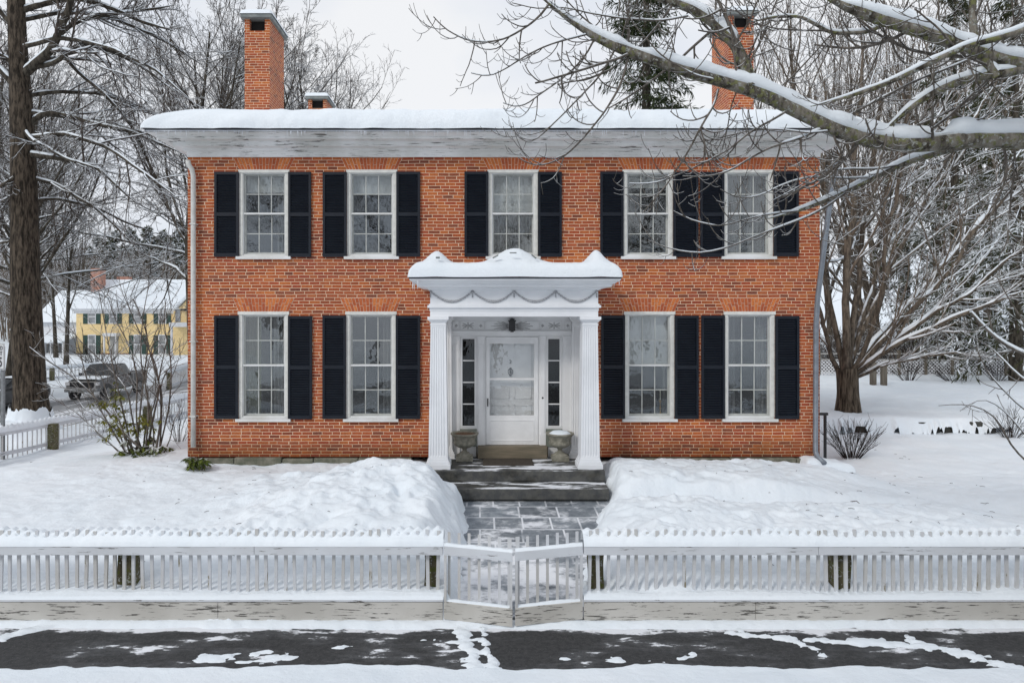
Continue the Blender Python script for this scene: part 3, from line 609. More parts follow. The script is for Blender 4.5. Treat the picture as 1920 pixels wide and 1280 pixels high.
# ---------------------------------------------------------------- PORTICO
PXC = .615; YC = -1.05
b = MB()
ex0, ex1 = -.875, 2.075
PZ = 3.405
b.box(ex0, ex1, YC + .01, -.004, PZ, PZ + .155)                      # architrave
b.box(ex0 - .01, ex1 + .01, YC - .0, -.003, PZ + .10, PZ + .155)
b.box(ex0 - .045, ex1 + .045, YC - .035, -.002, PZ + .155, PZ + .20)
b.box(ex0 - .02, ex1 + .02, YC - .012, -.0025, PZ + .20, PZ + .225)
b.box(ex0, ex1, YC + .01, -.0035, PZ + .225, PZ + .46)                # frieze
FZ0 = PZ + .46
b.ring(ex0, ex1, YC + .01, -.004, [(0, FZ0), (.035, FZ0 + .012), (.04, FZ0 + .03), (.12, FZ0 + .05), (.20, FZ0 + .055), (.205, FZ0 + .10), (.24, FZ0 + .105), (.33, FZ0 + .165), (.335, FZ0 + .185), (0, FZ0 + .188)])
# the cornice ring also runs along the house wall: it dies into the brick
port = b.build('portico', M['porch_paint'], house)
MB().box(ex0 - .34, ex1 + .34, YC - .335, -.003, FZ0 + .187, FZ0 + .215).build('roof_edge', M['metal'], port)
gx_ = np.unique(np.concatenate([np.linspace(ex0 - .36, ex1 + .36, 170)])); gy_ = np.linspace(YC - .36, -.01, 60); X_, Y_ = np.meshgrid(gx_, gy_)
e1 = np.minimum(X_ - gx_[0], gx_[-1] - X_); e2 = Y_ - gy_[0]
hump = lambda c, w_, h_: h_ * np.exp(-((X_ - c) / w_) ** 2)
cr = .0 + hump(PXC, .42, .27) + hump(ex0 + .12, .20, .23) + hump(ex1 - .02, .17, .25)
Yk = np.exp(-((Y_ - (YC + .12)) / .26) ** 2)
T3 = .26 * np.minimum(prof(e1, .22), prof(e2, .20)) + cr * Yk * prof(e1, .25) + .02 * fbm(X_ * 3, Y_ * 3, 6) * prof(e2, .3) + .012 * fbm(X_ * 9, Y_ * 9, 7, 3) * prof(e2, .3)
MB().grid(X_, Y_, FZ0 + .212 + T3).build('portico_snow', M['snow'], port, smooth=True)
# tips of the carved cresting that show through the snow
b = MB()
for px, py, sx, sz, rot in ((821, 483, .035, .022, 0), (929, 481, .055, .016, .5), (962, 474, .06, .012, 0), (1001, 481, .055, .016, -.7)):
    q = P(px, py, 11.42); c, s = math.cos(rot), math.sin(rot); b.cbox(q, (sx * 2, .05, sz * 1.4), ((c, 0, -s), (0, 1, 0), (s, 0, c)))
b.build('cresting', M['stone_grey'], port, bevel=.008)
# garland swags
b = MB(); xs5 = [P(v, 547, 11.69)[0] for v in (807, 886, 964, 1042, 1119)]; zt5 = PZ + .45; yg = YC - .004
for k in range(4):
    for t in np.linspace(0.03, .97, 19):
        x = xs5[k] + (xs5[k + 1] - xs5[k]) * t; z = zt5 - .185 * (1 - (2 * t - 1) ** 2); sl = .74 * (2 * t - 1); r_ = .014 + .011 * (1 - abs(2 * t - 1))
        n0 = b.n; b.ball((0, 0, 0), (r_ * 1.7, .010, r_), 8, 5); c, s = math.cos(math.atan(sl)), math.sin(math.atan(sl)); b.v[-1] = b.v[-1] @ np.array(((c, 0, s), (0, 1, 0), (-s, 0, c))) + np.array((x, yg, z))
for x in xs5:
    b.ball((x, yg, zt5 + .0), (.026, .012, .016), 8, 5)
    for dz in (.05, .08, .105): b.ball((x, yg, zt5 - dz), (.013, .010, .014), 8, 5)
b.build('garland', M['garland'], port, smooth=True)
# icicles at both ends
b = MB(); rng = np.random.RandomState(5)
for x in list(rng.uniform(ex0 - .34, ex0 - .05, 14)) + list(rng.uniform(ex1 + .1, ex1 + .34, 7)):
    y = rng.uniform(-.3, -.02) if True else 0; L = rng.uniform(.04, .20) * (1 if x < 0 else .7); z0 = FZ0 + .19; n = 6
    b.lathe([(.001, -L), (.006, -L * .6), (.011, 0)], (x, YC - .30 + rng.uniform(0, .25), z0), n)
M['ice'] = plain('ice', (.72, .75, .80), None, 3, .15); b.build('icicles', M['ice'], port)
b = MB(); rng = np.random.RandomState(15)
for x in rng.uniform(HX0 - .5, HX1 + .5, 130):
    L = rng.uniform(.02, .12); b.lathe([(.001, -L), (.004, -L * .6), (.008, 0)], (x, -.54, EZ + .003), 5)
b.box(HX0 - .53, HX1 + .53, -.551, -.545, EZ - .004, EZ + .012); b.build('icicles', M['ice'], house)
# columns and pilasters
def column(xc, w0, w1, y0, dep, zb, zt, nm, par, mt):
    """square fluted shaft, wider at the foot"""
    b = MB(); nf = 6; hw0, hw1 = w0 / 2, w1 / 2; y1 = y0 + dep
    def sec(hw, z, inset):
        pts = [(xc - hw, y1), (xc - hw, y0)]; fw = 2 * hw / (nf * 1.0 + .0)
        m_ = .14; inner = 2 * hw * (1 - m_); x = xc - hw + hw * m_
        for k in range(nf):
            a = x + inner * k / nf; c = inner / nf; pts += [(a + c * .18, y0), (a + c * .28, y0 + inset), (a + c * .72, y0 + inset), (a + c * .82, y0)]
        pts += [(xc + hw, y0), (xc + hw, y1)]; return [(p[0], p[1], z) for p in pts]
    secs = [sec(hw0, zb, 0), sec(hw0, zb + .03, 0), sec(hw0, zb + .06, .012), sec(hw1, zt - .05, .012), sec(hw1, zt - .02, 0), sec(hw1, zt, 0)]
    n = len(secs[0]); V = [p for s in secs for p in s]; Fs = []
    for i in range(len(secs) - 1):
        for k in range(n): k2 = (k + 1) % n; Fs.append((i * n + k, i * n + k2, (i + 1) * n + k2, (i + 1) * n + k))
    b.add(V, Fs); o = b.build(nm, M[mt], par); return o
def cap_base(xc, w0, w1, y0, dep, z_floor, z_top, par, mt, capnm='capital'):
    b = MB(); h0 = w1 / 2; zt = z_top - .15
    bx = lambda o, za, zb_, hw: b.box(xc - hw - o, xc + hw + o, y0 - o, y0 + dep + (o if dep > .2 else 0), za, zb_)
    bx(.012, zt, zt + .022, h0); bx(.0, zt + .022, zt + .055, h0)
    bx(.018, zt + .055, zt + .075, h0); bx(.036, zt + .075, zt + .095, h0); bx(.052, zt + .095, zt + .15, h0)
    b.build(capnm, M[mt], par, bevel=.004)
    b = MB(); h0 = w0 / 2; bx = lambda o, za, zb_, hw: b.box(xc - hw - o, xc + hw + o, y0 - o, y0 + dep + (o if dep > .2 else 0), za, zb_)
    bx(.05, z_floor, z_floor + .085, h0); bx(.038, z_floor + .085, z_floor + .12, h0); bx(.02, z_floor + .12, z_floor + .15, h0); bx(.008, z_floor + .15, z_floor + .18, h0)
    b.build('base', M[mt], par, bevel=.006)
FLZ = .735
XL, XR = -.735, 1.935
for xc in (XL, XR):
    o = column(xc, .335, .265, YC, .31, FLZ + .18, PZ - .15, 'column', port, 'porch_paint'); cap_base(xc, .335, .265, YC, .31, FLZ, PZ - .001, port, 'porch_paint')
for xc in (XL + .05, XR - .05):
    o = column(xc, .32, .28, -.16, .155, FLZ + .18, PZ - .15, 'pilaster', port, 'door_paint'); cap_base(xc, .32, .28, -.16, .155, FLZ, PZ - .001, port, 'door_paint')
# porch ceiling
MB().box(ex0 + .02, ex1 - .02, YC + .03, -.01, PZ - .0005, PZ + .02)
# ---------------------------------------------------------------- DOORWAY
b = MB(); SL = (fx(864), fx(893), fz(800), fz(633)); SR = (fx(1024.5), fx(1052.5), fz(800), fz(633)); DR = (fx(911), fx(1009), fz(833), fz(631))
holed_wall(b, fx(846), fx(1074), FLZ - .02, PZ - .001, [SL, SR, (DR[0], DR[1], FLZ - 1, DR[3])], -.03, .06)
# pilaster strips and rails
zt_, zr_ = fz(626), fz(597)
for x0_, x1_ in ((896, 908), (1012, 1022.5), (846.5, 862), (1055, 1073.5)):
    b.box(fx(x0_), fx(x1_), -.05, -.029, fz(822), fz(636)); b.box(fx(x0_) - .008, fx(x1_) + .008, -.062, -.029, fz(637), fz(629)); b.box(fx(x0_) + .02, fx(x1_) - .02, -.058, -.049, fz(815), fz(645)); b.box(fx(x0_) - .005, fx(x1_) + .005, -.06, -.028, fz(850), fz(812))
b.box(fx(846), fx(1074), -.075, -.028, fz(628.5), fz(623)); b.box(fx(846), fx(1074), -.09, -.027, fz(623), fz(620))
for x0_, x1_ in ((849, 862), (863, 892), (895, 908), (910, 1011), (1013, 1021), (1024, 1053), (1057, 1071)):     # transom panel frames
    xa, xb = fx(x0_), fx(x1_); za, zb_ = fz(619), fz(602); t = .010
    b.box(xa, xb, -.045, -.029, za, za + t).box(xa, xb, -.045, -.029, zb_ - t, zb_).box(xa, xa + t, -.045, -.029, za + t, zb_ - t).box(xb - t, xb, -.045, -.029, za + t, zb_ - t)
# sidelight mouldings
for q in (SL, SR):
    t = .022; b.box(q[0], q[0] + t, -.045, .02, q[2], q[3]).box(q[1] - t, q[1], -.045, .02, q[2], q[3]).box(q[0] + t, q[1] - t, -.045, .02, q[3] - t, q[3]).box(q[0] + t, q[1] - t, -.045, .02, q[2], q[2] + t)
dw = b.build('door_surround', M['door_paint'], house, bevel=.003)
# carved rosettes
b = MB()
def petal(cx, cz, ang, L, w_, off=.0):
    c, s = math.cos(ang), math.sin(ang); b.ball((0, 0, 0), (L / 2, .012, w_ / 2), 8, 5); b.v[-1] = b.v[-1] @ np.array(((c, 0, s), (0, 1, 0), (-s, 0, c))) + np.array((cx + c * (L / 2 + off), -.032, cz + s * (L / 2 + off)))
zc_ = fz(610.5)
for cx in (877.5, 1038.5):
    for a in (0, .45, -.45, math.pi, math.pi - .45, math.pi + .45, 1.5708, -1.5708): petal(fx(cx), zc_, a, .10 if abs(math.sin(a)) < .6 else .05, .02, .02)
    b.ball((fx(cx), -.035, zc_), (.030, .010, .030), 8, 5); b.build('carving', M['carving'], dw, smooth=True); b = MB()
for sgn in (0, math.pi):
    for a in (-.42, -.28, -.14, 0, .14, .28, .42): petal(fx(960), zc_ - .01, sgn + a, .34 - .4 * abs(a), .022, .07)
b.ball((fx(960), -.033, zc_ - .01), (.10, .008, .05), 10, 5); b.build('carving', M['carving'], dw, smooth=True)
for cx in (855.5, 901.5, 1017, 1064):
    b = MB()
    for a in range(4): petal(fx(cx), zc_, a * math.pi / 2, .034, .022, -.003)
    b.build('carving', M['carving'], dw, smooth=True)
# sidelights: four panes, bars, dark hall behind
for q in (SL, SR):
    b = MB(); xa, xb, za, zb_ = q[0] + .022, q[1] - .022, q[2] + .022, q[3] - .022
    for k in (1, 2, 3): z = za + (zb_ - za) * k / 4; b.box(xa, xb, -.01, .02, z - .010, z + .010)
    b.box(xa, xa + .012, -.008, .018, za, zb_).box(xb - .012, xb, -.008, .018, za, zb_)
    sl = b.build('sidelight', M['door_paint'], dw); MB().add([(xa, .006, za), (xb, .006, za), (xb, .006, zb_), (xa, .006, zb_)], [(0, 1, 2, 3)]).build('sidelight_pane', M['glass_dark'] if 'glass_dark' in M else M['storm'], dw)
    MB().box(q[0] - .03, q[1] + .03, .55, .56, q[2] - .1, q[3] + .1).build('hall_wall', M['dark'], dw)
    MB().box(q[0] - .012, q[1] + .012, -.055, -.028, fz(836), fz(803)).build('lower_panel', M['panelgreen'], dw)
# inner door behind the storm door
b = MB(); x0_, x1_ = DR[0] + .03, DR[1] - .03; b.box(x0_, x1_, .10, .14, DR[2], DR[3])
for (u0, u1, v0, v1) in ((.10, .45, .08, .36), (.55, .90, .08, .36), (.10, .45, .42, .92), (.55, .90, .42, .92)):
    xa, xb, za, zb_ = x0_ + (x1_ - x0_) * u0, x0_ + (x1_ - x0_) * u1, DR[2] + (DR[3] - DR[2]) * v0, DR[2] + (DR[3] - DR[2]) * v1
    b.box(xa, xb, .088, .101, za, za + .015).box(xa, xb, .088, .101, zb_ - .015, zb_).box(xa, xa + .015, .088, .101, za, zb_).box(xb - .015, xb, .088, .101, za, zb_)
M['door_white'] = plain('door_white', (.78, .78, .78), (.70, .70, .70), 3, .5)
door = b.build('door', M['door_white'], house)
# knocker and number on the door
b = MB(); q = (fx(957.5), .085, fz(698)); b.ball((q[0], q[1], q[2] + .06), (.022, .012, .026), 8, 6); b.lathe([(.0, -.0), (.001, 0)], q, 6)
ring_ = [(q[0] + .042 * math.sin(a) * (1 + .2 * math.cos(a)), q[1], q[2] + .062 * math.cos(a)) for a in np.linspace(0, 2 * math.pi, 17)]; b.tube(ring_, .009, 6); b.ball((q[0], q[1] - .004, q[2] - .062), (.02, .014, .022), 8, 6); b.ball(q, (.02, .01, .03), 8, 5)
b.build('knocker', M['black'], door, smooth=True)
def text_mesh(s, size, depth, mat, parent, mat4, name='lettering', bold=0.0):
    cu = bpy.data.curves.new(name, 'FONT'); cu.body = s; cu.size = size; cu.extrude = depth; cu.align_x = 'CENTER'; cu.align_y = 'CENTER'; cu.offset = bold
    t = bpy.data.objects.new(name, cu); COL.objects.link(t); dg = bpy.context.evaluated_depsgraph_get(); dg.update(); me = bpy.data.meshes.new_from_object(t.evaluated_get(dg))
    bpy.data.objects.remove(t); bpy.data.curves.remove(cu); me.materials.clear(); me.transform(mat4); return link(name, me, mat, parent)
q = Vector((fx(957.5), .087, fz(679))) - house.location
text_mesh('2', .10, .004, M['black'], door, Matrix.Translation(q) @ Matrix.Rotation(R(90), 4, 'X'), 'number_plate')
# storm door
b = MB(); f = .075; xa, xb = DR[0], DR[1]; za, zb_ = DR[2] + .004, DR[3]
g_ = (fx(918), fx(1001), fz(778), fz(644)); zm0, zm1 = fz(712), fz(708)
holed_wall(b, xa + .004, xb - .004, za, zb_ - .004, [(g_[0], g_[1], zm1, g_[3]), (g_[0], g_[1], g_[2], zm0)], -.045, -.005)
b.box(g_[0] + .0, g_[1], -.052, -.044, fz(826), fz(824)).box(g_[0], g_[1], -.052, -.044, fz(788), fz(786)).box(g_[0], g_[0] + .02, -.052, -.044, fz(824), fz(788)).box(g_[1] - .02, g_[1], -.052, -.044, fz(824), fz(788))
M['storm_door'] = plain('storm_door_paint', (.80, .80, .80), (.72, .72, .72), 3, .45)
sdoor = b.build('storm_door', M['storm_door'], house, bevel=.003)
M['door_glass'] = glass_mat('door_glass', .16, (.93, .94, .94))
for z0, z1 in ((zm1, g_[3]), (g_[2], zm0)):
    MB().add([(g_[0], -.02, z0), (g_[1], -.02, z0), (g_[1], -.02, z1), (g_[0], -.02, z1)], [(0, 1, 2, 3)]).build('pane', M['door_glass'], sdoor)
hx = fx(914.5); MB().box(hx - .010, hx + .010, -.062, -.044, fz(761), fz(746)).tube([(hx, -.06, fz(750)), (hx, -.085, fz(750.5)), (hx, -.085, fz(758)), (hx, -.06, fz(758.5))], .006, 6).build('handle', M['black'], sdoor)
hx = fx(1017); MB().ball((hx, -.06, fz(745)), (.018, .012, .018), 10, 6).build('doorbell', M['black'], dw, smooth=True)
# lantern over the door
b = MB(); lx, lz0, lz1 = fx(959.5), fz(622), fz(597); b.box(lx - .058, lx + .058, -.178, -.062, lz0 + .02, lz0 + .20); b.box(lx - .072, lx + .072, -.192, -.048, lz0 + .20, lz0 + .222); b.box(lx - .045, lx + .045, -.165, -.075, lz0 + .222, lz0 + .25); b.box(lx - .03, lx + .03, -.15, -.09, lz0, lz0 + .02); b.box(lx - .02, lx + .02, -.12, -.028, lz1 - .02, lz1 + .008)
b.build('lantern', M['black'], house)
# threshold step of bare wood, under the door
MB().box(fx(896), fx(1024), -.22, -.001, FLZ + .003, fz(833) - .0).box(fx(893), fx(1027), -.05, -.0005, FLZ + .002, fz(836)).build('threshold', M['wood'], house, bevel=.006)
# ---------------------------------------------------------------- STEPS, MAT, URNS
st = thing('stone_steps', 'dark stone steps with trodden snow leading up to the white porch', 'steps', (PXC, -1.4, .3))
for nm, x0_, x1_, y0_, y1_, z0_, z1_ in (('landing', -.93, 2.17, -1.20, -.002, .55, FLZ), ('step', -.90, 2.15, -1.66, -.3, .36, .545), ('step', -.62, 2.0, -1.70, -.4, .1, .355)):
    if nm == 'step' and z1_ < .4: continue
    MB().box(x0_, x1_, y0_, y1_, z0_, z1_).build(nm, M['slab'], st, bevel=.012)
b = MB()
for x0_, x1_ in ((-.92, -.1), (-.09, .5), (.51, 1.3), (1.31, 2.16)): b.box(x0_, x1_, -1.14, -.4, .2, .548)
b.build('riser', M['slab'], st)
b = MB()
for x0_, x1_ in ((-.88, -.2), (-.19, .08), (.09, .95), (.96, 2.13)): b.box(x0_, x1_, -1.60, -.4, .15, .358)
b.build('riser', M['slab'], st)
tag(MB().box(fx(905), fx(995), -.80, -.26, FLZ + .001, FLZ + .022).build('doormat', M['mat'], None, bevel=.006), 'dark brown doormat lying before the front door', 'doormat')
def urn(px, label, fill):
    xc = px; o = thing('stone_urn', label, 'urn', (xc, -.34, FLZ), 0, 'stone urns on the porch'); c = (xc, -.34, FLZ)
    b = MB(); b.box(xc - .155, xc + .155, -.495, -.185, FLZ + .002, FLZ + .09); b.lathe([(.15, .09), (.145, .11), (.10, .13), (.09, .15)], c, 20); b.build('plinth', M['urn'], o, bevel=.008)
    b = MB(); b.lathe([(.085, .15), (.050, .17), (.036, .20), (.055, .22), (.06, .235)], c, 20); b.build('stem', M['urn'], o, smooth=True)
    n = 36; prof_ = [(.06, .232), (.115, .245), (.175, .285), (.205, .33), (.19, .36), (.195, .385), (.21, .44), (.235, .47), (.26, .485), (.26, .51), (.225, .51), (.20, .47)]
    b = MB(); V = []
    for j, (r, z) in enumerate(prof_):
        for k in range(n): a = 2 * math.pi * k / n; rr = r * (1 + (.045 * abs(math.sin(a * 9)) if 1 <= j <= 3 else 0)); V.append((c[0] + rr * math.cos(a), c[1] + rr * math.sin(a), c[2] + z))
    Fs = [(i * n + k, i * n + (k + 1) % n, (i + 1) * n + (k + 1) % n, (i + 1) * n + k) for i in range(len(prof_) - 1) for k in range(n)]
    b.add(V, Fs).build('bowl', M['urn'], o, smooth=True)
    b = MB(); b.lathe([(.2, .455), (.215, .488), (.14, .50 if fill == 'soil' else .54), (.0, .51 if fill == 'soil' else .55)], c, 24); b.build('filling' if fill == 'soil' else 'snow_filling', M[fill], o, smooth=True)
urn(P(871, 850, 12.4)[0], 'weathered stone urn filled with brown leaves, left of the front door', 'soil')
urn(P(1050, 850, 12.4)[0], 'weathered stone urn heaped with snow, right of the front door', 'snow_soft')
# candlestick in the lower window right of the porch
q = (fx(1243), .19, fz(781)); cs = thing('candlestick', 'brass candlestick standing inside the lower window right of the porch', 'candlestick', q)
MB().lathe([(.05, 0), (.05, .015), (.015, .03), (.012, .12), (.022, .14), (.012, .16), (.012, .24), (.028, .27), (.02, .30)], q, 14).build('stem', M['brass'], cs, smooth=True)
MB().lathe([(.012, .30), (.011, .50), (.002, .515)], q, 10).build('candle', M['wax'], cs, smooth=True)
MB().box(fx(1180), fx(1258), .15, .32, fz(783) - .02, fz(782)).build('inner_sill', M['sash'], house)
# railing and stone block at the right corner
q = P(1547, 845, 13.6); rl = thing('handrail', 'dark iron handrail post beside the right corner of the brick house', 'handrail', (q[0], q[1], gz(q[0], q[1]) - .1))
zt_ = P(1547, 778, 13.6)[2]; MB().box(q[0] - .022, q[0] + .022, q[1] - .022, q[1] + .022, gz(q[0], q[1]) - .1, zt_).build('post', M['black'], rl); MB().box(q[0] - .25, q[0] + .05, q[1] - .03, q[1] + .03, zt_, zt_ + .05).build('rail', M['black'], rl)
q = P(1580, 890, 12.55); bl = thing('stone_block', 'small square stone block with a thick snow cap by the right corner', 'stone block', (q[0], q[1], .2))
MB().box(q[0] - .13, q[0] + .13, q[1] - .13, q[1] + .13, .15, q[2] + .10).build('block', M['stone'], bl, bevel=.02)
X_, Y_ = np.meshgrid(np.linspace(q[0] - .75, q[0] + .18, 36), np.linspace(q[1] - .16, q[1] + .5, 24)); e = np.minimum(np.minimum(X_ - X_.min(), X_.max() - X_), np.minimum(Y_ - Y_.min(), Y_.max() - Y_))
MB().grid(X_, Y_, q[2] + .08 + .15 * prof(e, .2) + .03 * fbm(X_ * 4, Y_ * 4, 3) + .12 * ss(q[0], q[0] - .7, X_)).build('snow_cap', M['snow'], bl, smooth=True)
# ================================================================ FRONT FENCE AND GATE
FY = -5.372                       # front face of the boards
def picket_me(h, w_=.036, dep=.022, tip=True):
    b = MB(); b.box(-w_ / 2, w_ / 2, -dep / 2, dep / 2, 0, h - .03)
    if not tip: b = MB(); b.box(-w_ / 2, w_ / 2, -dep / 2, dep / 2, 0, h)
    if tip: b.add([(-w_ / 2, -dep / 2, h - .03), (w_ / 2, -dep / 2, h - .03), (w_ / 2, dep / 2, h - .03), (-w_ / 2, dep / 2, h - .03), (0, -dep / 2, h), (0, dep / 2, h)], [(0, 1, 4), (3, 5, 2), (1, 2, 5, 4), (0, 4, 5, 3)])
    me = bpy.data.meshes.new('picket'); me.from_pydata(np.concatenate(b.v).tolist(), [], b.f); me.materials.append(M['picket']); return me
PK = picket_me(.772, tip=False)
rng = np.random.RandomState(21)
def front_fence(x0, x1, label, posts, first):
    f = thing('picket_fence', label, 'fence', ((x0 + x1) / 2, FY + .05, .05)); L0 = Vector(f.location)
    b = MB(); xs_ = [x0] + [v for v in np.arange(x0 + 2.6, x1 - 1, 3.1)] + [x1]
    for a, c in zip(xs_[:-1], xs_[1:]): b.box(a + .002, c - .002, FY, FY + .085, .765, .868)
    b.build('top_rail', M['fence_rail'], f, bevel=.004)
    b = MB(); xs_ = [x0] + [v for v in np.arange(x0 + 1.9, x1 - 1, 3.4)] + [x1]
    for a, c in zip(xs_[:-1], xs_[1:]): b.box(a + .002, c - .002, FY - .005, FY + .04, .03, .246)
    b.build('bottom_board', M['fence_board'], f, bevel=.004); b = MB(); b.box(x0, x1, FY - .012, FY + .13, .2555, .275); b.build('bottom_rail', M['fence_rail'], f)
    pk = []
    for x in np.arange(x0 + first, x1 - .01, .1065):
        o = bpy.data.objects.new('picket', PK); COL.objects.link(o); o.parent = f; x += rng.uniform(-.004, .004); pk.append(x)
        o.location = Vector((x, FY + .100, .235)) - L0; o.rotation_euler = (rng.uniform(-.008, .008), rng.uniform(-.026, .026), 0); o.scale = (rng.uniform(.9, 1.08), 1, rng.uniform(.975, 1.02))
    for px, wd in posts:
        x = P(px, 1070, 7.62)[0]; b = MB(); n = 9; V = []; zs = np.linspace(.1, .86, 7)
        for z in zs:
            for k in range(4): sx, sy = ((-1, -1), (1, -1), (1, 1), (-1, 1))[k]; V.append((x + sx * wd / 2 * (1 + .10 * math.sin(z * 9 + k + px)), FY + .255 + sy * .09, z))
        Fs = [(i * 4 + k, i * 4 + (k + 1) % 4, (i + 1) * 4 + (k + 1) % 4, (i + 1) * 4 + k) for i in range(6) for k in range(4)] + [(24, 25, 26, 27)]
        b.add(V, Fs).build('post', M['post'], f)
    # snow lying on the top rail round the pickets, with a dollop on each tip
    xs_ = np.arange(x0, x1 + .01, .0133); yv = np.concatenate([np.linspace(FY - .006, FY + .080, 9), [FY + .090, FY + .097, FY + .104], np.linspace(FY + .112, FY + .24, 9)]); X_, Y_ = np.meshgrid(xs_, yv); pk = np.array(pk)
    dx = np.abs(X_[..., None] - pk).min(-1); t = (Y_ - yv[0]) / (yv[-1] - yv[0])
    lump = 1 + .26 * fbm(X_ * 1.9, 0 * X_, 2) + .16 * fbm(X_ * 7, Y_ * 6, 4)
    front = .060 + .050 * ss(FY, FY + .085, Y_); behind = .122 + .034 * np.exp(-(dx / .040) ** 2)
    hh = front + (behind - front) * ss(FY + .088, FY + .110, Y_) + .045 * np.exp(-(dx / .021) ** 2) * ss(FY + .080, FY + .098, Y_) * ss(FY + .16, FY + .11, Y_) * 0
    hh = hh - .028 * np.exp(-(dx / .022) ** 2) * ss(FY + .05, FY + .08, Y_) * (Y_ < FY + .100)
    zz = .862 + hh * lump * prof(np.minimum(Y_ - yv[0], yv[-1] - Y_), .055)
    b = MB(); b.grid(X_, Y_ + .008 * fbm(X_ * 6, Y_ * 3, 5), zz)
    b.build('rail_snow', M['snow_soft'], f, smooth=True)
    yv = np.linspace(FY - .008, FY + .30, 12); X_, Y_ = np.meshgrid(xs_, yv); dx = np.abs(X_[..., None] - pk).min(-1)
    post_dip = sum(np.exp(-((X_ - P(px, 1070, 7.62)[0]) / .10) ** 2) for px, _ in posts)
    zz = .272 + .05 * prof(Y_ - yv[0], .09) * (1 + .35 * fbm(X_ * 2.5, Y_ * 3, 41)) + .05 * ss(FY + .1, FY + .3, Y_) * (1 - .9 * np.clip(post_dip, 0, 1)) + .016 * np.exp(-((dx) / .02) ** 2) * (Y_ > FY + .06)
    MB().grid(X_, Y_, zz).build('board_snow', M['snow_soft'], f, smooth=True)
    return f
GX0, GX1 = P(831, 0, 7.38)[0], P(1094, 0, 7.38)[0]
front_fence(-8.2, GX0 - .004, 'snow topped white picket fence along the pavement, left of the double gate', [(243, .20), (810, .16)], .055)
front_fence(GX1 + .004, 8.9, 'snow topped white picket fence along the pavement, right of the double gate', [(1117, .16), (1572, .20)], .075)
def gate(hx, sgn, rz, sag, label):
    g_ = thing('garden_gate', label, 'gate', (hx, FY + .03, .04), 0, 'sagging gate leaves'); w_ = (GX1 - GX0) / 2 - .010; b = MB(); sh = math.tan(sag)
    rot = lambda mb: [np.stack([V[:, 0] * math.cos(rz), V[:, 0] * math.sin(rz) + V[:, 1], V[:, 2] - abs(1) * np.abs(V[:, 0]) * sh], -1) for V in mb.v]
    def put(mb, nm, mt, bev=0, sm=False): mb.v = rot(mb); return mb.build(nm, M[mt], g_, bevel=bev, smooth=sm, local=True)
    X0, X1 = sorted((sgn * .004, sgn * w_))
    put(MB().box(X0, X1, -.03, .03, .725, .825), 'top_rail', 'fence_rail', .004); put(MB().box(X0, X1, -.034, .012, .02, .215), 'bottom_board', 'fence_board', .004)
    n = 7
    for k in range(n):
        x = sgn * (.06 + (w_ - .09) * k / (n - 1)); wd = .016 if k < n - 1 else .022; p = MB().box(x - wd, x + wd, .03, .05, .19, .965 + rng.uniform(-.01, .01)); put(p, 'picket', 'picket')
    for x in (sgn * .018, sgn * (w_ - .016)): put(MB().box(x - .014, x + .014, -.028, .026, .21, .728), 'stile', 'picket')
    xs_ = np.linspace(X0, X1, 60); X_, Y_ = np.meshgrid(xs_, np.linspace(-.028, .045, 7)); m_ = MB(); m_.grid(X_, Y_, .826 + .028 * prof(np.minimum(Y_ + .028, .045 - Y_), .03) * (1 + .5 * fbm(X_ * 6, Y_ * 3, 3))); put(m_, 'rail_snow', 'snow_soft', 0, True); m_ = MB(); m_.grid(X_, Y_ * .8, .214 + .022 * prof(np.minimum(Y_ + .028, .045 - Y_), .03) * (1 + .6 * fbm(X_ * 6, Y_ * 3, 9))); put(m_, 'rail_snow', 'snow_soft', 0, True)
gate(GX0 + .004, 1, -R(8.5), R(2.6), 'left leaf of the sagging white double gate at the path')
gate(GX1 - .004, -1, R(8.5), R(1.9), 'right leaf of the sagging white double gate at the path')
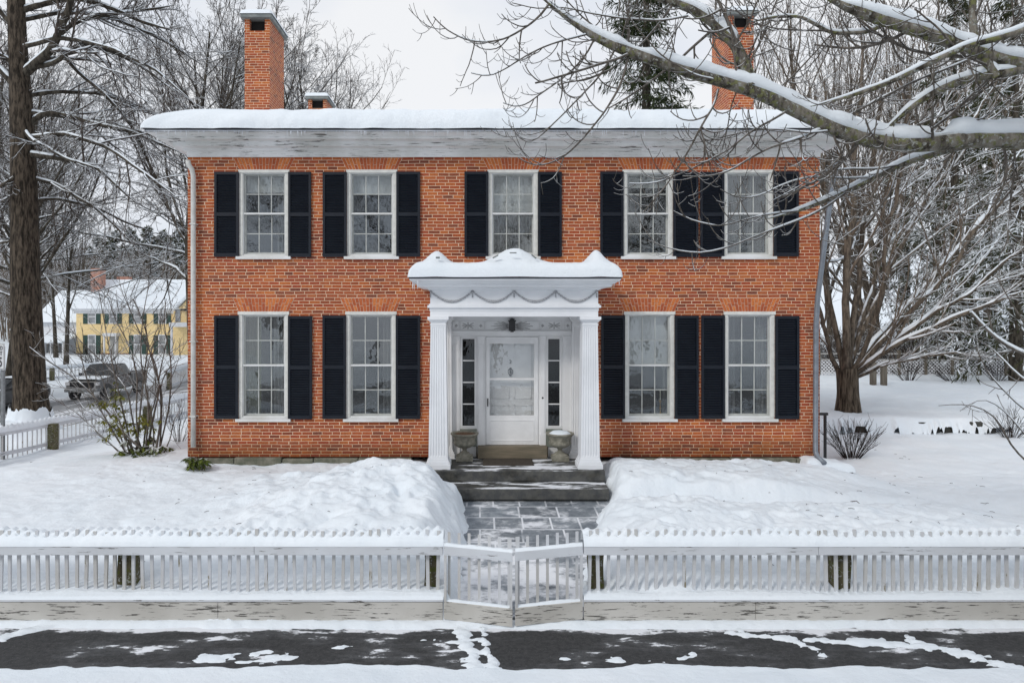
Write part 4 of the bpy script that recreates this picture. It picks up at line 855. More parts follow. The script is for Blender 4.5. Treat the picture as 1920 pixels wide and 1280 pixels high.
# ================================================================ SIDE FENCE (beside the side street)
def far_fence(p0, p1, label, pitch, h, post_px=None, name='picket_fence', snow=True, zoff=0.0, pw=.034, postm='post', npost=3):
    p0, p1 = np.array(p0, float), np.array(p1, float); L = np.linalg.norm(p1 - p0); u = (p1 - p0) / L; rz = math.atan2(u[1], u[0]); n = int(L / pitch)
    mid = (p0 + p1) / 2; f = thing(name, label, 'fence', (mid[0], mid[1], gz(*mid) + zoff)); L0 = np.array(f.location)
    nseg = 30; ts = np.linspace(0, 1, nseg); cen = p0 + (p1 - p0) * ts[:, None]; zg = ground(cen[:, 0], cen[:, 1]) + zoff; zg = np.convolve(np.pad(zg, 4, 'edge'), np.ones(9) / 9, 'valid')
    nrm = np.array((-u[1], u[0]))
    def strip(y0, y1, z0, z1):
        V = []; Fs = []
        for c, z in zip(cen, zg):
            for (yy_, zz_) in ((y0, z0), (y0, z1), (y1, z1), (y1, z0)): V.append((c[0] + nrm[0] * yy_, c[1] + nrm[1] * yy_, z + zz_))
        for i in range(nseg - 1):
            for k in range(4): k2 = (k + 1) % 4; Fs.append((4 * i + k, 4 * i + k2, 4 * i + 4 + k2, 4 * i + 4 + k))
        return V, Fs
    b = MB(); b.add(*strip(-.06, .02, h * .66, h * .76)); b.build('top_rail', M['fence_rail'], f); b = MB(); b.add(*strip(-.05, .02, h * .10, h * .2)); b.build('bottom_rail', M['fence_rail'], f)
    me = picket_me(h * .95, pw)
    for k in range(min(n, 98)):
        t = (k + .5) / n; c = p0 + (p1 - p0) * t; o = bpy.data.objects.new('picket', me); COL.objects.link(o); o.parent = f; o.location = Vector((c[0] + nrm[0] * .035 - L0[0], c[1] + nrm[1] * .035 - L0[1], float(np.interp(t, ts, zg)) - .02 - L0[2])); o.rotation_euler = (0, random.uniform(-.015, .015), rz)
    for t in (np.linspace(.02, .98, npost) if post_px is None else post_px):
        c = p0 + (p1 - p0) * t - nrm * .14; z = float(np.interp(t, ts, zg)); MB().cbox((c[0], c[1], z + h * .36), (.24, .24, h * .78), ((math.cos(rz), -math.sin(rz), 0), (math.sin(rz), math.cos(rz), 0), (0, 0, 1))).build('post', M[postm], f, bevel=.02)
    if snow:
        tt = np.linspace(0, 1, n * 6); c = p0 + (p1 - p0) * tt[:, None]; zz = np.interp(tt, ts, zg) + h * .755; yv = np.linspace(-.075, .16, 9)
        X_ = c[:, 0][None] + nrm[0] * yv[:, None]; Y_ = c[:, 1][None] + nrm[1] * yv[:, None]; ph = np.abs(((tt * n) % 1) - .5)[None]
        Z_ = zz[None] + .15 * prof(np.minimum(yv - yv[0], yv[-1] - yv), .09)[:, None] * (1 + .25 * fbm(X_ * 2, Y_ * 2, 6)) * (.85 + .3 * (ph > .2)) + .09 * np.exp(-((yv - .06) / .05) ** 2)[:, None] * (ph < .22)
        MB().grid(X_, Y_, Z_).build('rail_snow', M['snow_soft'], f, smooth=True)
    return f
s0 = F0 - FU * 6.5; s1 = F0 + FU * 10.6
far_fence(s0, s1, 'white picket fence with snow on top running back beside the side street', .176, 1.08, [.33, .42 * 0 + .485, .75, .97])
# across the street
a, c = P(75, 735, 44), P(150, 735, 50)
far_fence((a[0] - 3, a[1] - 1.0), (c[0] + 1.5, c[1] + 1), 'low white picket fence in front of the white wing, behind the silver pickup', .30, 1.15, name='picket_fence', pw=.07, npost=3)
a, c = P(312, 728, 42), P(362, 722, 50)
far_fence((a[0], a[1]), (c[0], c[1]), 'short white picket fence across the street beside the brick house corner', .20, 1.5, name='picket_fence', pw=.07, npost=2)
# lattice fence at the back of the right yard
p0, p1 = P(1535, 700, 33), P(1905, 700, 34); zb = gz(p0[0] + 4, p0[1]); lf = thing('lattice_fence', 'low white lattice fence at the back of the snowy yard', 'fence', ((p0[0] + p1[0]) / 2, p0[1], zb)); b = MB(); step = .17
hL = .72; L = p1[0] - p0[0]
for k in range(int(L / step) + 5):
    for s in (1, -1):
        x0_ = p0[0] - .7 + k * step; xa, xb = (x0_, x0_ + hL) if s > 0 else (x0_ + hL, x0_); w_ = .030; y_ = p0[1] + (.008 if s > 0 else -.008)
        b.add([(xa - w_, y_, zb), (xa + w_, y_, zb), (xb + w_, y_, zb + hL), (xb - w_, y_, zb + hL)], [(0, 1, 2, 3)])
b.build('lattice', M['white'], lf); b = MB(); b.box(p0[0] - .7, p1[0] + .8, p0[1] - .03, p0[1] + .03, zb + hL, zb + hL + .06).box(p0[0] - .7, p1[0] + .8, p0[1] - .03, p0[1] + .03, zb + hL + .30, zb + hL + .36); b.build('rail', M['greywood'], lf)
for k in range(9): x = p0[0] + L * k / 8; MB().box(x - .06, x + .06, p0[1] - .07, p0[1] + .07, zb - .3, zb + hL + .5).build('post', M['oldwood'], lf)
# two grey posts in the yard
for px, lab in ((1637, 'weathered grey post, left one of the pair by the lattice fence'), (1657, 'weathered grey post, right one of the pair by the lattice fence')):
    q = P(px, 715, 28); tag(MB().box(q[0] - .10, q[0] + .10, q[1] - .10, q[1] + .10, gz(q[0], q[1]) - .2, gz(q[0], q[1]) + .95).build('post', M['oldwood'], None, bevel=.02), lab, 'post', 'posts by the lattice fence')
# low dry stone wall in the right yard, mostly under snow
wl_ = thing('stone_wall', 'low dry stone wall almost buried in snow across the right yard', 'wall', (11.8, 5.2, .3)); b = MB(); rng = np.random.RandomState(8); x = 8.2
while x < 15.6:
    w_ = rng.uniform(.25, .7); z0 = gz(x, 4.9); hh = rng.uniform(.16, .30)
    if vn(x * 1.3, 3.0, 6) > .30: b.box(x, x + w_ - .04, 4.98 + rng.uniform(-.05, .05), 5.5, z0 - .1, z0 + hh)
    x += w_
b.build('stones', M['dark_stone'], wl_, bevel=.04)
xs_ = np.linspace(7.9, 15.9, 260); yv = np.linspace(4.86, 5.75, 16); X_, Y_ = np.meshgrid(xs_, yv)
op_ = .88 * ss(-.12, .22, fbm(X_ * 2.2, 0 * X_, 33) + .7 * fbm(X_ * 9, 0 * X_, 35)); zl_ = ground(X_, 0 * Y_ + 4.85) - .04; lo_ = zl_ + (.53 - zl_) * np.maximum(op_, ss(4.86, 5.06, Y_))
MB().grid(X_, Y_ + .08 * fbm(X_ * 1.5, Y_ * .3, 3), lo_ + .17 * prof(np.minimum(Y_ - yv[0], 9), .3) * (1 + .4 * fbm(X_ * .8, Y_, 7)) - .08 * ss(.2, .6, fbm(X_ * 1.1, 0 * X_, 17)) * (Y_ < 5.0) + .04 * fbm(X_ * 2.2, Y_ * 2, 9)).build('wall_snow', M['snow'], wl_, smooth=True)
# fallen twigs on the snow
def stick(pts, label):
    pts = np.array(pts); c = pts.mean(0); o = MB().tube(pts - c, np.linspace(.012, .004, len(pts)), 5).build('twig', M['twig_fg'], None, local=True); o.location = c; tag(o, label, 'twig')
q = [P(1588, 929, 10.4), P(1597, 938, 10.3), P(1606, 949, 10.2), P(1614, 957, 10.2)]; stick([(v[0], v[1], gz(v[0], v[1]) + h_) for v, h_ in zip(q, (.16, .10, .05, .0))], 'dark bent twig stuck in the snow on the right of the path')
q = [P(57, 870, 15.5), P(72, 867, 15.7), P(92, 860, 16)]; stick([(v[0], v[1], gz(v[0], v[1]) + .02) for v in q], 'thin broken twig lying on the snow by the side fence')
# ================================================================ TREES
RN = np.random.RandomState(42)
def unit(v): return v / (np.linalg.norm(v, axis=-1, keepdims=True) + 1e-9)
def resample(pts, rad, N):
    pts = np.array(pts, float); d = np.r_[0, np.cumsum(np.linalg.norm(np.diff(pts, axis=0), axis=1))]; t = np.linspace(0, d[-1], N)
    # smooth by a Catmull-like cubic through numpy interp on a refined polyline
    out = np.stack([np.interp(t, d, pts[:, k]) for k in range(3)], -1)
    for _ in range(2): out[1:-1] = .25 * out[:-2] + .5 * out[1:-1] + .25 * out[2:]
    return out, np.interp(t, d, np.ones(len(pts)) * np.array(rad) if np.ndim(rad) else np.full(len(pts), rad))
def branch(Pt, Rd, k, ang, lr, rr, N=6, t0=.2, t1=1.0, wander=.12, up=.0, minr=.005, lenabs=None, tipr=.35, angj=.25, flat=0.0, curl=0.0):
    """k children on each of the M parent polylines"""
    M_, NN, _ = Pt.shape; plen = np.linalg.norm(np.diff(Pt, axis=1), axis=2).sum(1)
    t = t0 + (t1 - t0) * (np.arange(k)[None] + RN.rand(M_, k)) / k; f = t * (NN - 1); i0 = np.clip(f.astype(int), 0, NN - 2); a = (f - i0)[..., None]
    mi = np.arange(M_)[:, None]; s = Pt[mi, i0] * (1 - a) + Pt[mi, i0 + 1] * a; d = unit(Pt[mi, i0 + 1] - Pt[mi, i0]); r = Rd[mi, i0] * (1 - a[..., 0]) + Rd[mi, i0 + 1] * a[..., 0]
    L = (plen[:, None] * lr * (1.15 - .65 * t) if lenabs is None else np.full((M_, k), lenabs)) * RN.uniform(.6, 1.25, (M_, k))
    rnd = RN.randn(M_, k, 3); rnd[..., 2] *= (1 - flat); pp = unit(rnd - (rnd * d).sum(-1, keepdims=True) * d); A = (ang + angj * RN.randn(M_, k))[..., None]
    dirn = unit(np.cos(A) * d + np.sin(A) * pp).reshape(-1, 3); s = s.reshape(-1, 3); L = L.reshape(-1); r0 = np.maximum(r.reshape(-1) * rr, minr)
    C = np.zeros((len(s), N, 3)); C[:, 0] = s; bend = unit(RN.randn(len(s), 3)) * curl
    for n in range(1, N):
        dirn = unit(dirn + wander * RN.randn(len(s), 3) + np.array((0, 0, up)) + bend); C[:, n] = C[:, n - 1] + dirn * (L / (N - 1))[:, None]
    Rr = np.maximum(r0[:, None] * np.linspace(1, tipr, N)[None], minr * .7); return C, Rr
def cull(C, Rr, d0=None):  # drop branches far outside the view or through the house
    return C, Rr
def snow_tubes(Pt, Rd, lift=.55, fat=.85, n=6, steep=.80, gap=.35, seed=0, minfat=.0):
    t = np.gradient(Pt, axis=1); t = unit(t); m = np.abs(t[..., 2]); k = ss(steep, steep - .25, m)
    nz = vn(Pt[..., 0] * 2.3 + Pt[..., 2] * 1.7, Pt[..., 1] * 2.3 + Pt[..., 2], seed); k = k * ss(gap - .12, gap + .08, nz)
    Rn = np.maximum(Rd * fat, minfat) * k; P2 = Pt.copy(); P2[..., 2] += Rd * lift + .3 * Rn; return tube_batch(P2, Rn + 1e-4, n)
def px_line(pts): return np.array([P(a, b, d) for a, b, d in pts])
def finish(root, name, batches, mat): 
    V, Q = join_batches(batches); return fast_mesh(name, V, Q, mat, root)
def sidesn(r): return 8 if r > .08 else 5 if r > .025 else 4 if r > .012 else 3

# ---- the overhanging tree on the right, close to the camera (its trunk stands outside the frame)
ft = thing('overhanging_tree', 'lichen covered bare branches with thick snow hanging over the right half of the house', 'tree', (6.2, -6.2, .1))
big = [ # (px, py, d) polylines with a radius in px at start and end
 ([(2330, 420, 5.95), (2200, 330, 5.97), (2090, 285, 6.0), (1990, 268, 6.0), (1930, 262, 6.0), (1800, 262, 6.0), (1700, 275, 6.0), (1620, 262, 6.0), (1550, 238, 6.0), (1480, 200, 6.0), (1420, 172, 6.0), (1360, 153, 6.0), (1290, 135, 6.0), (1220, 112, 6.0), (1160, 92, 6.0), (1105, 66, 6.0), (1060, 32, 6.0), (1015, -6, 6.0)], 19, 7),
 ([(1408, 165, 6.0), (1400, 128, 6.02), (1380, 85, 6.05), (1340, 45, 6.1), (1300, 18, 6.1), (1255, 2, 6.1), (1200, -15, 6.1)], 13, 6),
 ([(2330, 220, 5.9), (2160, 180, 5.7), (1990, 140, 5.6), (1920, 122, 5.6), (1850, 106, 5.6), (1780, 78, 5.6), (1700, 52, 5.6), (1640, 32, 5.6), (1590, 15, 5.6), (1530, -15, 5.6)], 13, 9),
 ([(1870, 145, 5.6), (1845, 110, 5.6), (1826, 78, 5.6), (1822, 20, 5.6), (1828, -30, 5.6)], 8, 6),
 ([(2330, 130, 5.9), (2160, 110, 5.7), (1990, 120, 5.6), (1920, 130, 5.6), (1870, 140, 5.6), (1800, 150, 5.7), (1740, 178, 5.8), (1690, 215, 5.9), (1640, 262, 6.0)], 10, 5),
 ([(2330, 300, 5.95), (2150, 220, 6.3), (1990, 215, 6.6), (1870, 255, 6.6), (1760, 287, 6.6), (1690, 308, 6.6), (1640, 332, 6.6), (1590, 358, 6.6), (1540, 380, 6.6), (1490, 398, 6.6), (1440, 410, 6.6)], 9, 4),
 ([(2330, 60, 5.85), (2150, 20, 5.4), (1990, 30, 5.2), (1915, 60, 5.2), (1800, 90, 5.3), (1730, 125, 5.3), (1660, 158, 5.4), (1580, 185, 5.5), (1520, 200, 5.5)], 7, 3),
 ([(1750, 68, 5.62), (1700, 20, 5.8), (1630, 60, 5.9), (1560, 62, 6), (1500, 30, 6), (1450, 32, 6), (1400, 45, 6)], 5, 2),
]
med = [
 ([(1030, 8, 6), (1005, 38, 6), (975, 58, 6), (945, 75, 6), (905, 81, 6), (868, 74, 6), (836, 56, 6), (813, 32, 6)], 4, 1.8),
 ([(1100, 65, 6), (1060, 75, 6), (1030, 83, 6), (990, 102, 6), (960, 122, 6), (930, 140, 6), (910, 145, 6), (883, 137, 6)], 3.2, 1.5),
 ([(1112, 78, 6), (1098, 105, 6), (1075, 130, 6), (1045, 155, 6), (1010, 178, 6), (985, 197, 6), (965, 201, 6), (944, 193, 6)], 3.6, 1.6),
 ([(1152, 96, 6), (1132, 135, 5.95), (1095, 175, 5.9), (1058, 212, 5.9), (1025, 245, 5.9), (1003, 265, 5.9), (985, 270, 5.9), (966, 250, 5.9)], 3.2, 1.4),
 ([(1180, 100, 6), (1168, 150, 5.95), (1145, 195, 5.9), (1110, 240, 5.9), (1075, 280, 5.9), (1050, 300, 5.9), (1015, 312, 5.9), (985, 308, 5.9), (972, 295, 5.9)], 4.2, 1.6),
 ([(1347, 168, 6), (1338, 200, 5.9), (1313, 240, 5.85), (1290, 285, 5.8), (1262, 330, 5.8), (1235, 365, 5.8), (1205, 400, 5.8)], 4.4, 1.8),
 ([(1313, 240, 5.85), (1321, 268, 5.85), (1328, 296, 5.85)], 3, 1.8),
 ([(1475, 208, 6), (1440, 230, 5.9), (1400, 250, 5.9), (1370, 280, 5.85), (1330, 300, 5.85), (1290, 320, 5.85), (1230, 345, 5.85), (1180, 345, 5.85)], 4.4, 1.6),
 ([(1540, 242, 6), (1490, 262, 5.9), (1440, 278, 5.9), (1400, 300, 5.85), (1370, 320, 5.8), (1330, 332, 5.8), (1280, 330, 5.8)], 5, 1.8),
 ([(1560, 245, 6), (1520, 250, 5.9), (1460, 242, 5.9), (1400, 245, 5.9), (1340, 262, 5.9), (1300, 268, 5.9)], 3.5, 1.5),
 ([(1590, 358, 6.6), (1540, 395, 6.5), (1480, 420, 6.5), (1420, 440, 6.45), (1370, 462, 6.4), (1320, 476, 6.4), (1270, 472, 6.4), (1215, 450, 6.4)], 4, 1.6),
 ([(1500, 395, 6.6), (1450, 400, 6.5), (1400, 410, 6.5), (1350, 425, 6.4), (1300, 415, 6.4), (1262, 395, 6.4)], 3.4, 1.5),
 ([(1640, 332, 6.6), (1580, 335, 6.5), (1520, 330, 6.5), (1470, 345, 6.45), (1420, 370, 6.4), (1380, 372, 6.4), (1350, 355, 6.4)], 3.4, 1.5),
 ([(1690, 308, 6.6), (1640, 318, 6.5), (1600, 316, 6.5), (1540, 320, 6.5), (1490, 355, 6.45), (1450, 375, 6.4)], 4, 1.5),
 ([(1560, 245, 6), (1570, 272, 6), (1580, 290, 6), (1560, 310, 6), (1530, 330, 6)], 4, 2),
 ([(1290, 30, 6), (1240, 40, 6), (1170, 35, 6), (1100, 25, 6), (1060, 12, 6), (1010, 18, 6), (960, 5, 6)], 3.4, 1.4),
 ([(1155, 92, 6), (1125, 60, 6), (1095, 35, 6), (1070, 10, 6), (1050, -15, 6)], 3.2, 1.8),
 ([(1160, 92, 6), (1175, 40, 6), (1180, 0, 6), (1178, -20, 6)], 3, 2),
 ([(1365, 155, 6), (1300, 140, 5.9), (1240, 105, 5.9), (1200, 60, 5.9), (1170, 20, 5.9)], 3, 1.6),
 ([(1400, 130, 6), (1430, 70, 6), (1450, 20, 6), (1465, -20, 6)], 4, 2.4),
 ([(1378, 82, 6), (1405, 40, 6), (1425, -10, 6)], 4, 2.6),
 ([(1700, 52, 5.6), (1650, 0, 5.6)], 4, 2), ([(1850, 106, 5.6), (1890, 55, 5.6), (1925, 20, 5.6)], 4, 2.4),
 ([(1440, 185, 6), (1500, 130, 6), (1560, 62, 6), (1620, 20, 6)], 3.2, 2), ([(1700, 275, 6), (1790, 210, 6), (1850, 150, 6), (1920, 90, 6)], 5, 3),
 ([(1560, 235, 6), (1640, 190, 6), (1720, 150, 6), (1800, 120, 6), (1900, 70, 6)], 5, 3), ([(1640, 262, 6), (1720, 235, 6.1), (1800, 200, 6.1), (1870, 150, 6.1), (1930, 120, 6.1)], 4.5, 2.6),
 ([(1800, 262, 6), (1760, 330, 6.1), (1700, 400, 6.2), (1640, 440, 6.2)], 3.4, 1.6), ([(1880, 262, 6), (1890, 330, 6.1), (1850, 420, 6.2), (1800, 470, 6.2)], 4, 1.6),
]
bl, sl = [], []
lim, lim_r = [], []
for pts, r0, r1 in big:
    p = px_line(pts); N = 44; d = pts[0][2]; q, r = resample(p, np.linspace(r0, r1, len(p)) * d / F, N); q = q + .012 * np.stack([fbm(q[:, 0] * 3, q[:, 2] * 3, k) for k in (1, 2, 3)], -1)
    r = r * (1 + .12 * fbm(q[:, 0] * 7, q[:, 2] * 7, 5)); r[-5:] *= np.linspace(.9, .25, 5); bl.append(tube_batch(q[None], r[None], 10)); lim.append(q); lim_r.append(r)
    q2, r2 = resample(q, r, 150); th = r2 * 1.05 + .02; sl.append(snow_tubes(q2[None] + np.array((0, 0, 1.)) * (.35 * r2 * (1 + .5 * fbm(q2[:, 0] * 5, q2[:, 1] * 5, 4)))[None, :, None], r2[None] * (1 + .22 * fbm(q2[:, 0] * 8, q2[:, 2] * 8, 3))[None], .62, 1.15 if r0 > 10 else 1.0, 9, 1.02, .14 if r0 > 10 else .30, int(r0 * 3)))
tq = np.array([P(2335, 1280, 5.95), P(2325, 900, 5.95), P(2320, 600, 5.95), P(2328, 420, 5.95), P(2335, 200, 5.92), P(2330, 0, 5.9), P(2345, -350, 5.9), P(2330, -800, 5.9), P(2350, -1300, 5.9)]); q, r = resample(tq, [.40, .33, .31, .30, .26, .22, .17, .11, .04], 50); bl.append(tube_batch(q[None], r[None], 18)); bl.append(tube_batch(*branch(q[None, 26:], r[None, 26:], 9, 1.0, .45, .45, 10, .0, .9, .1, .05, .02), 6))
finish(ft, 'limbs', bl, M['bark_fg'])
ml, mr = [], []
for pts, r0, r1 in med:
    p = px_line(pts); d = pts[0][2]; q, r = resample(p, np.linspace(r0, r1, len(p)) * .5 * d / F * 1.15, 22); q += .006 * np.stack([fbm(q[:, 0] * 6, q[:, 2] * 6, k) for k in (1, 2, 3)], -1); ml.append(q); mr.append(r)
ml, mr = np.array(ml), np.array(mr); tw = [tube_batch(ml, mr, 6)]
def hooks(Pt, Rd, k, Lm, r0, N=9, bias=.17, down=.5, t0=.12):
    """side twigs that leave downwards or sideways and hook up at the tip"""
    C, Rr = branch(Pt, Rd, k, 1.0, .3, .8, N, t0, 1.0, .07, 0, r0, Lm, .55, .35, flat=0); s = C[:, 0]; L = np.linalg.norm(np.diff(C, axis=1), axis=2).sum(1); d = unit(C[:, 1] - C[:, 0]); d[:, 2] -= down * RN.rand(len(d)); d[:, 1] *= .6; d = unit(d); b_ = bias * RN.uniform(.5, 1.8, len(d))
    for n in range(1, N): C[:, n] = C[:, n - 1] + d * (L / (N - 1))[:, None]; d = d + .06 * RN.randn(*d.shape); d[:, 2] += b_; d = unit(d)
    return C, Rr
h1 = hooks(ml, mr, 9, .34, .0044); tw.append(tube_batch(*h1, 4)); h2 = hooks(h1[0], h1[1], 3, .14, .0036, 7, .2, .3, .25); tw.append(tube_batch(*h2, 3))
LQ, LR = np.array(lim), np.array(lim_r); hb = hooks(LQ[:, :, :], LR * .25, 9, .55, .0056, 11, .10, .5, .05); tw.append(tube_batch(*hb, 4)); h3 = hooks(hb[0], hb[1], 4, .18, .0038, 8, .18, .3, .2); tw.append(tube_batch(*h3, 3))
hc = hooks(LQ, LR * .4, 3, 1.15, .0085, 14, .045, .35, .05); tw.append(tube_batch(*hc, 5)); hd = hooks(hc[0], hc[1], 7, .32, .0048, 8, .14, .35, .15); tw.append(tube_batch(*hd, 4)); tw.append(tube_batch(*hooks(hd[0], hd[1], 2, .13, .0036, 6, .2, .3, .25), 3))
finish(ft, 'twigs', tw, M['twig_fg'])
sl.append(snow_tubes(ml, mr, .5, 1.1, 5, .62, .48, 9)); finish(ft, 'branch_snow', sl, M['snow_soft'])

# ---- branches reaching in at the right edge, lower down
rt = thing('leaning_sapling', 'thin snow laden sapling stems arching in at the right edge of the yard', 'tree', (8.9, -1.6, .3))
pl = [([(2120, 1010, 10.3), (2090, 800, 10.4), (1990, 690, 10.5), (1930, 668, 10.5), (1880, 645, 10.5), (1845, 615, 10.4), (1820, 585, 10.4)], 9, 4), ([(2120, 1010, 10.3), (1990, 930, 10), (1930, 868, 10), (1895, 840, 10), (1880, 800, 10), (1860, 770, 10), (1810, 755, 10), (1760, 760, 10)], 4, 1.6), ([(2120, 1010, 10.3), (1990, 760, 10), (1920, 712, 10), (1890, 690, 10), (1870, 655, 10), (1840, 640, 10.2), (1800, 620, 10.2)], 4, 1.6),
      ([(2100, 1010, 10.3), (1960, 860, 10), (1910, 800, 10), (1880, 765, 10), (1840, 740, 10), (1800, 770, 10)], 3, 1.2), ([(2120, 1010, 10.3), (2040, 800, 10), (1950, 640, 10), (1910, 590, 10), (1890, 560, 10), (1870, 520, 10.2)], 4, 1.6), ([(2110, 1010, 10.3), (1980, 800, 10), (1920, 770, 10), (1870, 720, 10), (1845, 690, 10), (1830, 650, 10)], 3.4, 1.4)]
q_, r_ = [], []
for pts, r0, r1 in pl: p = px_line(pts); q, r = resample(p, np.linspace(r0, r1, len(p)) * .55 * 10 / F, 24); q_.append(q); r_.append(r)
q_, r_ = np.array(q_), np.array(r_); h1 = hooks(q_, r_, 5, .42, .005, 8, .06, .3); h2 = hooks(h1[0], h1[1], 2, .2, .004, 6, .1, .2)
finish(rt, 'stems', [tube_batch(q_, r_, 6), tube_batch(*h1, 4), tube_batch(*h2, 3)], M['twig_fg']); finish(rt, 'branch_snow', [snow_tubes(q_, r_, .6, 1.25, 6, .97, .36, 3)], M['snow_soft'])

# ---- generic grower for bare trees
def grow(levels, chains, radii):
    out = [(chains, radii)]; C, Rr = chains, radii
    for kw in levels: C, Rr = branch(C, Rr, **kw); out.append((C, Rr))
    return out
def tree_meshes(root, out, trunk_mat, twig_mat, split, snow_levels=(), snow_kw={}, trunk_nm='trunk', seed=0):
    a = [tube_batch(C, Rr, sidesn(Rr.mean())) for C, Rr in out[:split]]; finish(root, trunk_nm, a, trunk_mat)
    if out[split:]: finish(root, 'crown', [tube_batch(C, Rr, sidesn(Rr.mean())) for C, Rr in out[split:]], twig_mat)
    if snow_levels: finish(root, 'branch_snow', [snow_tubes(*out[i], seed=seed + i, **snow_kw) for i in snow_levels], M['snow_soft'])

# ---- roadside tree at the left
q = P(57, 800, 24); lt = thing('roadside_tree', 'tall bare roadside tree with a thick furrowed trunk at the left edge', 'tree', (q[0], q[1], gz(q[0], q[1]) - .2))
d = 24.0; u = d / F
tr = [(62, 830, 30), (60, 790, 29), (57, 740, 27), (54, 680, 26.5), (50, 600, 25.5), (47, 500, 24), (46, 400, 22.5), (44, 300, 21), (40, 200, 19), (36, 130, 16.5), (32, 60, 15), (30, 0, 14.5), (30, -80, 13), (34, -200, 9), (30, -330, 5)]
p = np.array([P(a, b, d) for a, b, _ in tr]); q, r = resample(p, [v[2] * u for v in tr], 40); r[:4] *= np.array((1.35, 1.22, 1.1, 1.03))
limbs = [([(44, 140), (62, 128), (84, 108), (105, 80), (120, 40), (135, -10), (150, -80)], 9, 5, -.3), ([(48, 245), (75, 210), (110, 212), (180, 232), (240, 245), (300, 268), (350, 292)], 6, 2, .2), ([(44, 290), (80, 292), (130, 302), (180, 312), (215, 345), (260, 385)], 6, 2, -.3), ([(50, 210), (90, 214), (150, 220), (200, 228), (270, 250), (310, 262)], 5, 2, .5),
         ([(36, 170), (20, 150), (5, 135), (-30, 110), (-80, 90)], 8, 4, .2), ([(32, 150), (24, 118), (8, 108), (-30, 85)], 6, 3, -.2), ([(52, 355), (20, 372), (0, 380), (-40, 370)], 5, 2.5, .3), ([(46, 450), (10, 455), (-30, 462)], 5, 3, .1), ([(45, 330), (110, 345), (190, 400), (260, 470)], 4, 1.6, .6), ([(44, 260), (120, 250), (200, 275), (280, 330), (345, 380)], 4.5, 1.8, -.9), ([(40, 180), (110, 170), (190, 175), (270, 205), (345, 240)], 4.5, 1.8, 1.1), ([(36, 90), (120, 70), (210, 90), (290, 130), (360, 190)], 4.5, 1.8, -1.0), ([(34, 40), (110, 20), (200, 30), (300, 70), (390, 130)], 4.5, 1.8, 1.3), ([(44, 380), (100, 370), (170, 385), (240, 420), (300, 440)], 3.6, 1.5, 1.2), ([(40, 20), (80, 5), (140, -5), (200, 12), (280, 45), (330, 60)], 6, 2.5, .4), ([(110, 70), (140, 40), (200, 28), (260, 20), (330, 10)], 5, 2, .8), ([(62, 128), (100, 62 + 60), (150, 80), (200, 92), (260, 120), (330, 175)], 5, 2, -.5),
         ([(40, 235), (60, 262), (100, 285), (130, 300), (190, 318)], 4, 2, -.8), ([(50, 320), (30, 330), (0, 350), (-30, 400)], 5, 2, -.6), ([(32, 60), (0, 20), (-30, -10)], 6, 3, 0), ([(36, 0), (90, -60), (180, -100), (260, -130)], 6, 3, 0), ([(110, 90), (140, 130), (200, 180), (250, 240), (290, 330), (320, 400)], 4, 1.8, .4)]
lq, lr_ = [], []
for pts, r0, r1, dd in limbs: pp = np.array([P(a, b, d + dd * k / 2) for k, (a, b) in enumerate(pts)]); a_, b_ = resample(pp, np.linspace(r0, r1, len(pts)) * u, 22); a_ += .05 * np.stack([fbm(a_[:, 0] * 1.2, a_[:, 2] * 1.2, k) for k in (1, 2, 3)], -1); lq.append(a_); lr_.append(b_)
lq, lr_ = np.array(lq), np.array(lr_); lr_[:, -4:] *= np.array((.85, .65, .42, .18))
L1 = branch(lq, lr_, 10, .75, .42, .5, 9, .15, 1, .09, .02, .018, tipr=.4); L2 = branch(*L1, 8, .7, .45, .55, 7, .15, 1, .11, .0, .0115, tipr=.5); L3 = branch(*L2, 4, .65, .5, .7, 5, .2, 1, .13, .0, .0085, tipr=.6)
Lt = branch(q[None, 16:], r[None, 16:], 12, 1.1, .10, .12, 8, 0, .9, .12, .03, .012); Lt2 = branch(*Lt, 5, .7, .5, .6, 6, .2, 1, .12, 0, .010)
finish(lt, 'trunk', [tube_batch(q[None], r[None], 20)], M['bark_trunk']); finish(lt, 'limbs', [tube_batch(lq, lr_, 7)], M['bark_dark'])
finish(lt, 'crown', [tube_batch(*L1, 4), tube_batch(*L2, 3), tube_batch(*L3, 3), tube_batch(*Lt, 3), tube_batch(*Lt2, 3)], M['twig_bg'])
sn = [snow_tubes(lq, lr_, .6, .75, 6, .95, .33, 5), snow_tubes(L1[0], L1[1], .6, 1.0, 4, .8, .42, 2)]
b = MB(); rng = np.random.RandomState(3)
for k in range(0): px = 34 + rng.rand() * 52; py = 770 + rng.rand() * 35; qq = P(px, py, d - .62 - .2 * rng.rand()); b.ball(qq, (.05 + .14 * rng.rand(), .1, .04 + .12 * rng.rand()), 8, 5)
finish(lt, 'branch_snow', sn, M['snow_soft'])
ang = np.linspace(0, 2 * math.pi, 90); hv = np.linspace(0, 1, 14); A_, H_ = np.meshgrid(ang, hv); c0 = P(58, 790, d); zt_ = P(0, 766, d)[2] + .34 * fbm(np.cos(A_) * 2 + 5, np.sin(A_) * 2 + 5, 3) + .12 * fbm(np.cos(A_) * 8 + 5, np.sin(A_) * 8 + 5, 8); zb_ = -1.35
rad_ = r[2] * 1.10 + .10 * (1 - H_) ** .6 + 1.25 * (1 - H_) ** 2.6 + .06 * fbm(A_ * 3, H_ * 4, 6) * (H_ < .99); MB().grid(c0[0] + rad_ * np.cos(A_), c0[1] + rad_ * np.sin(A_), zb_ + (zt_ - zb_) * H_).build('foot_snow', M['snow'], lt, smooth=True)

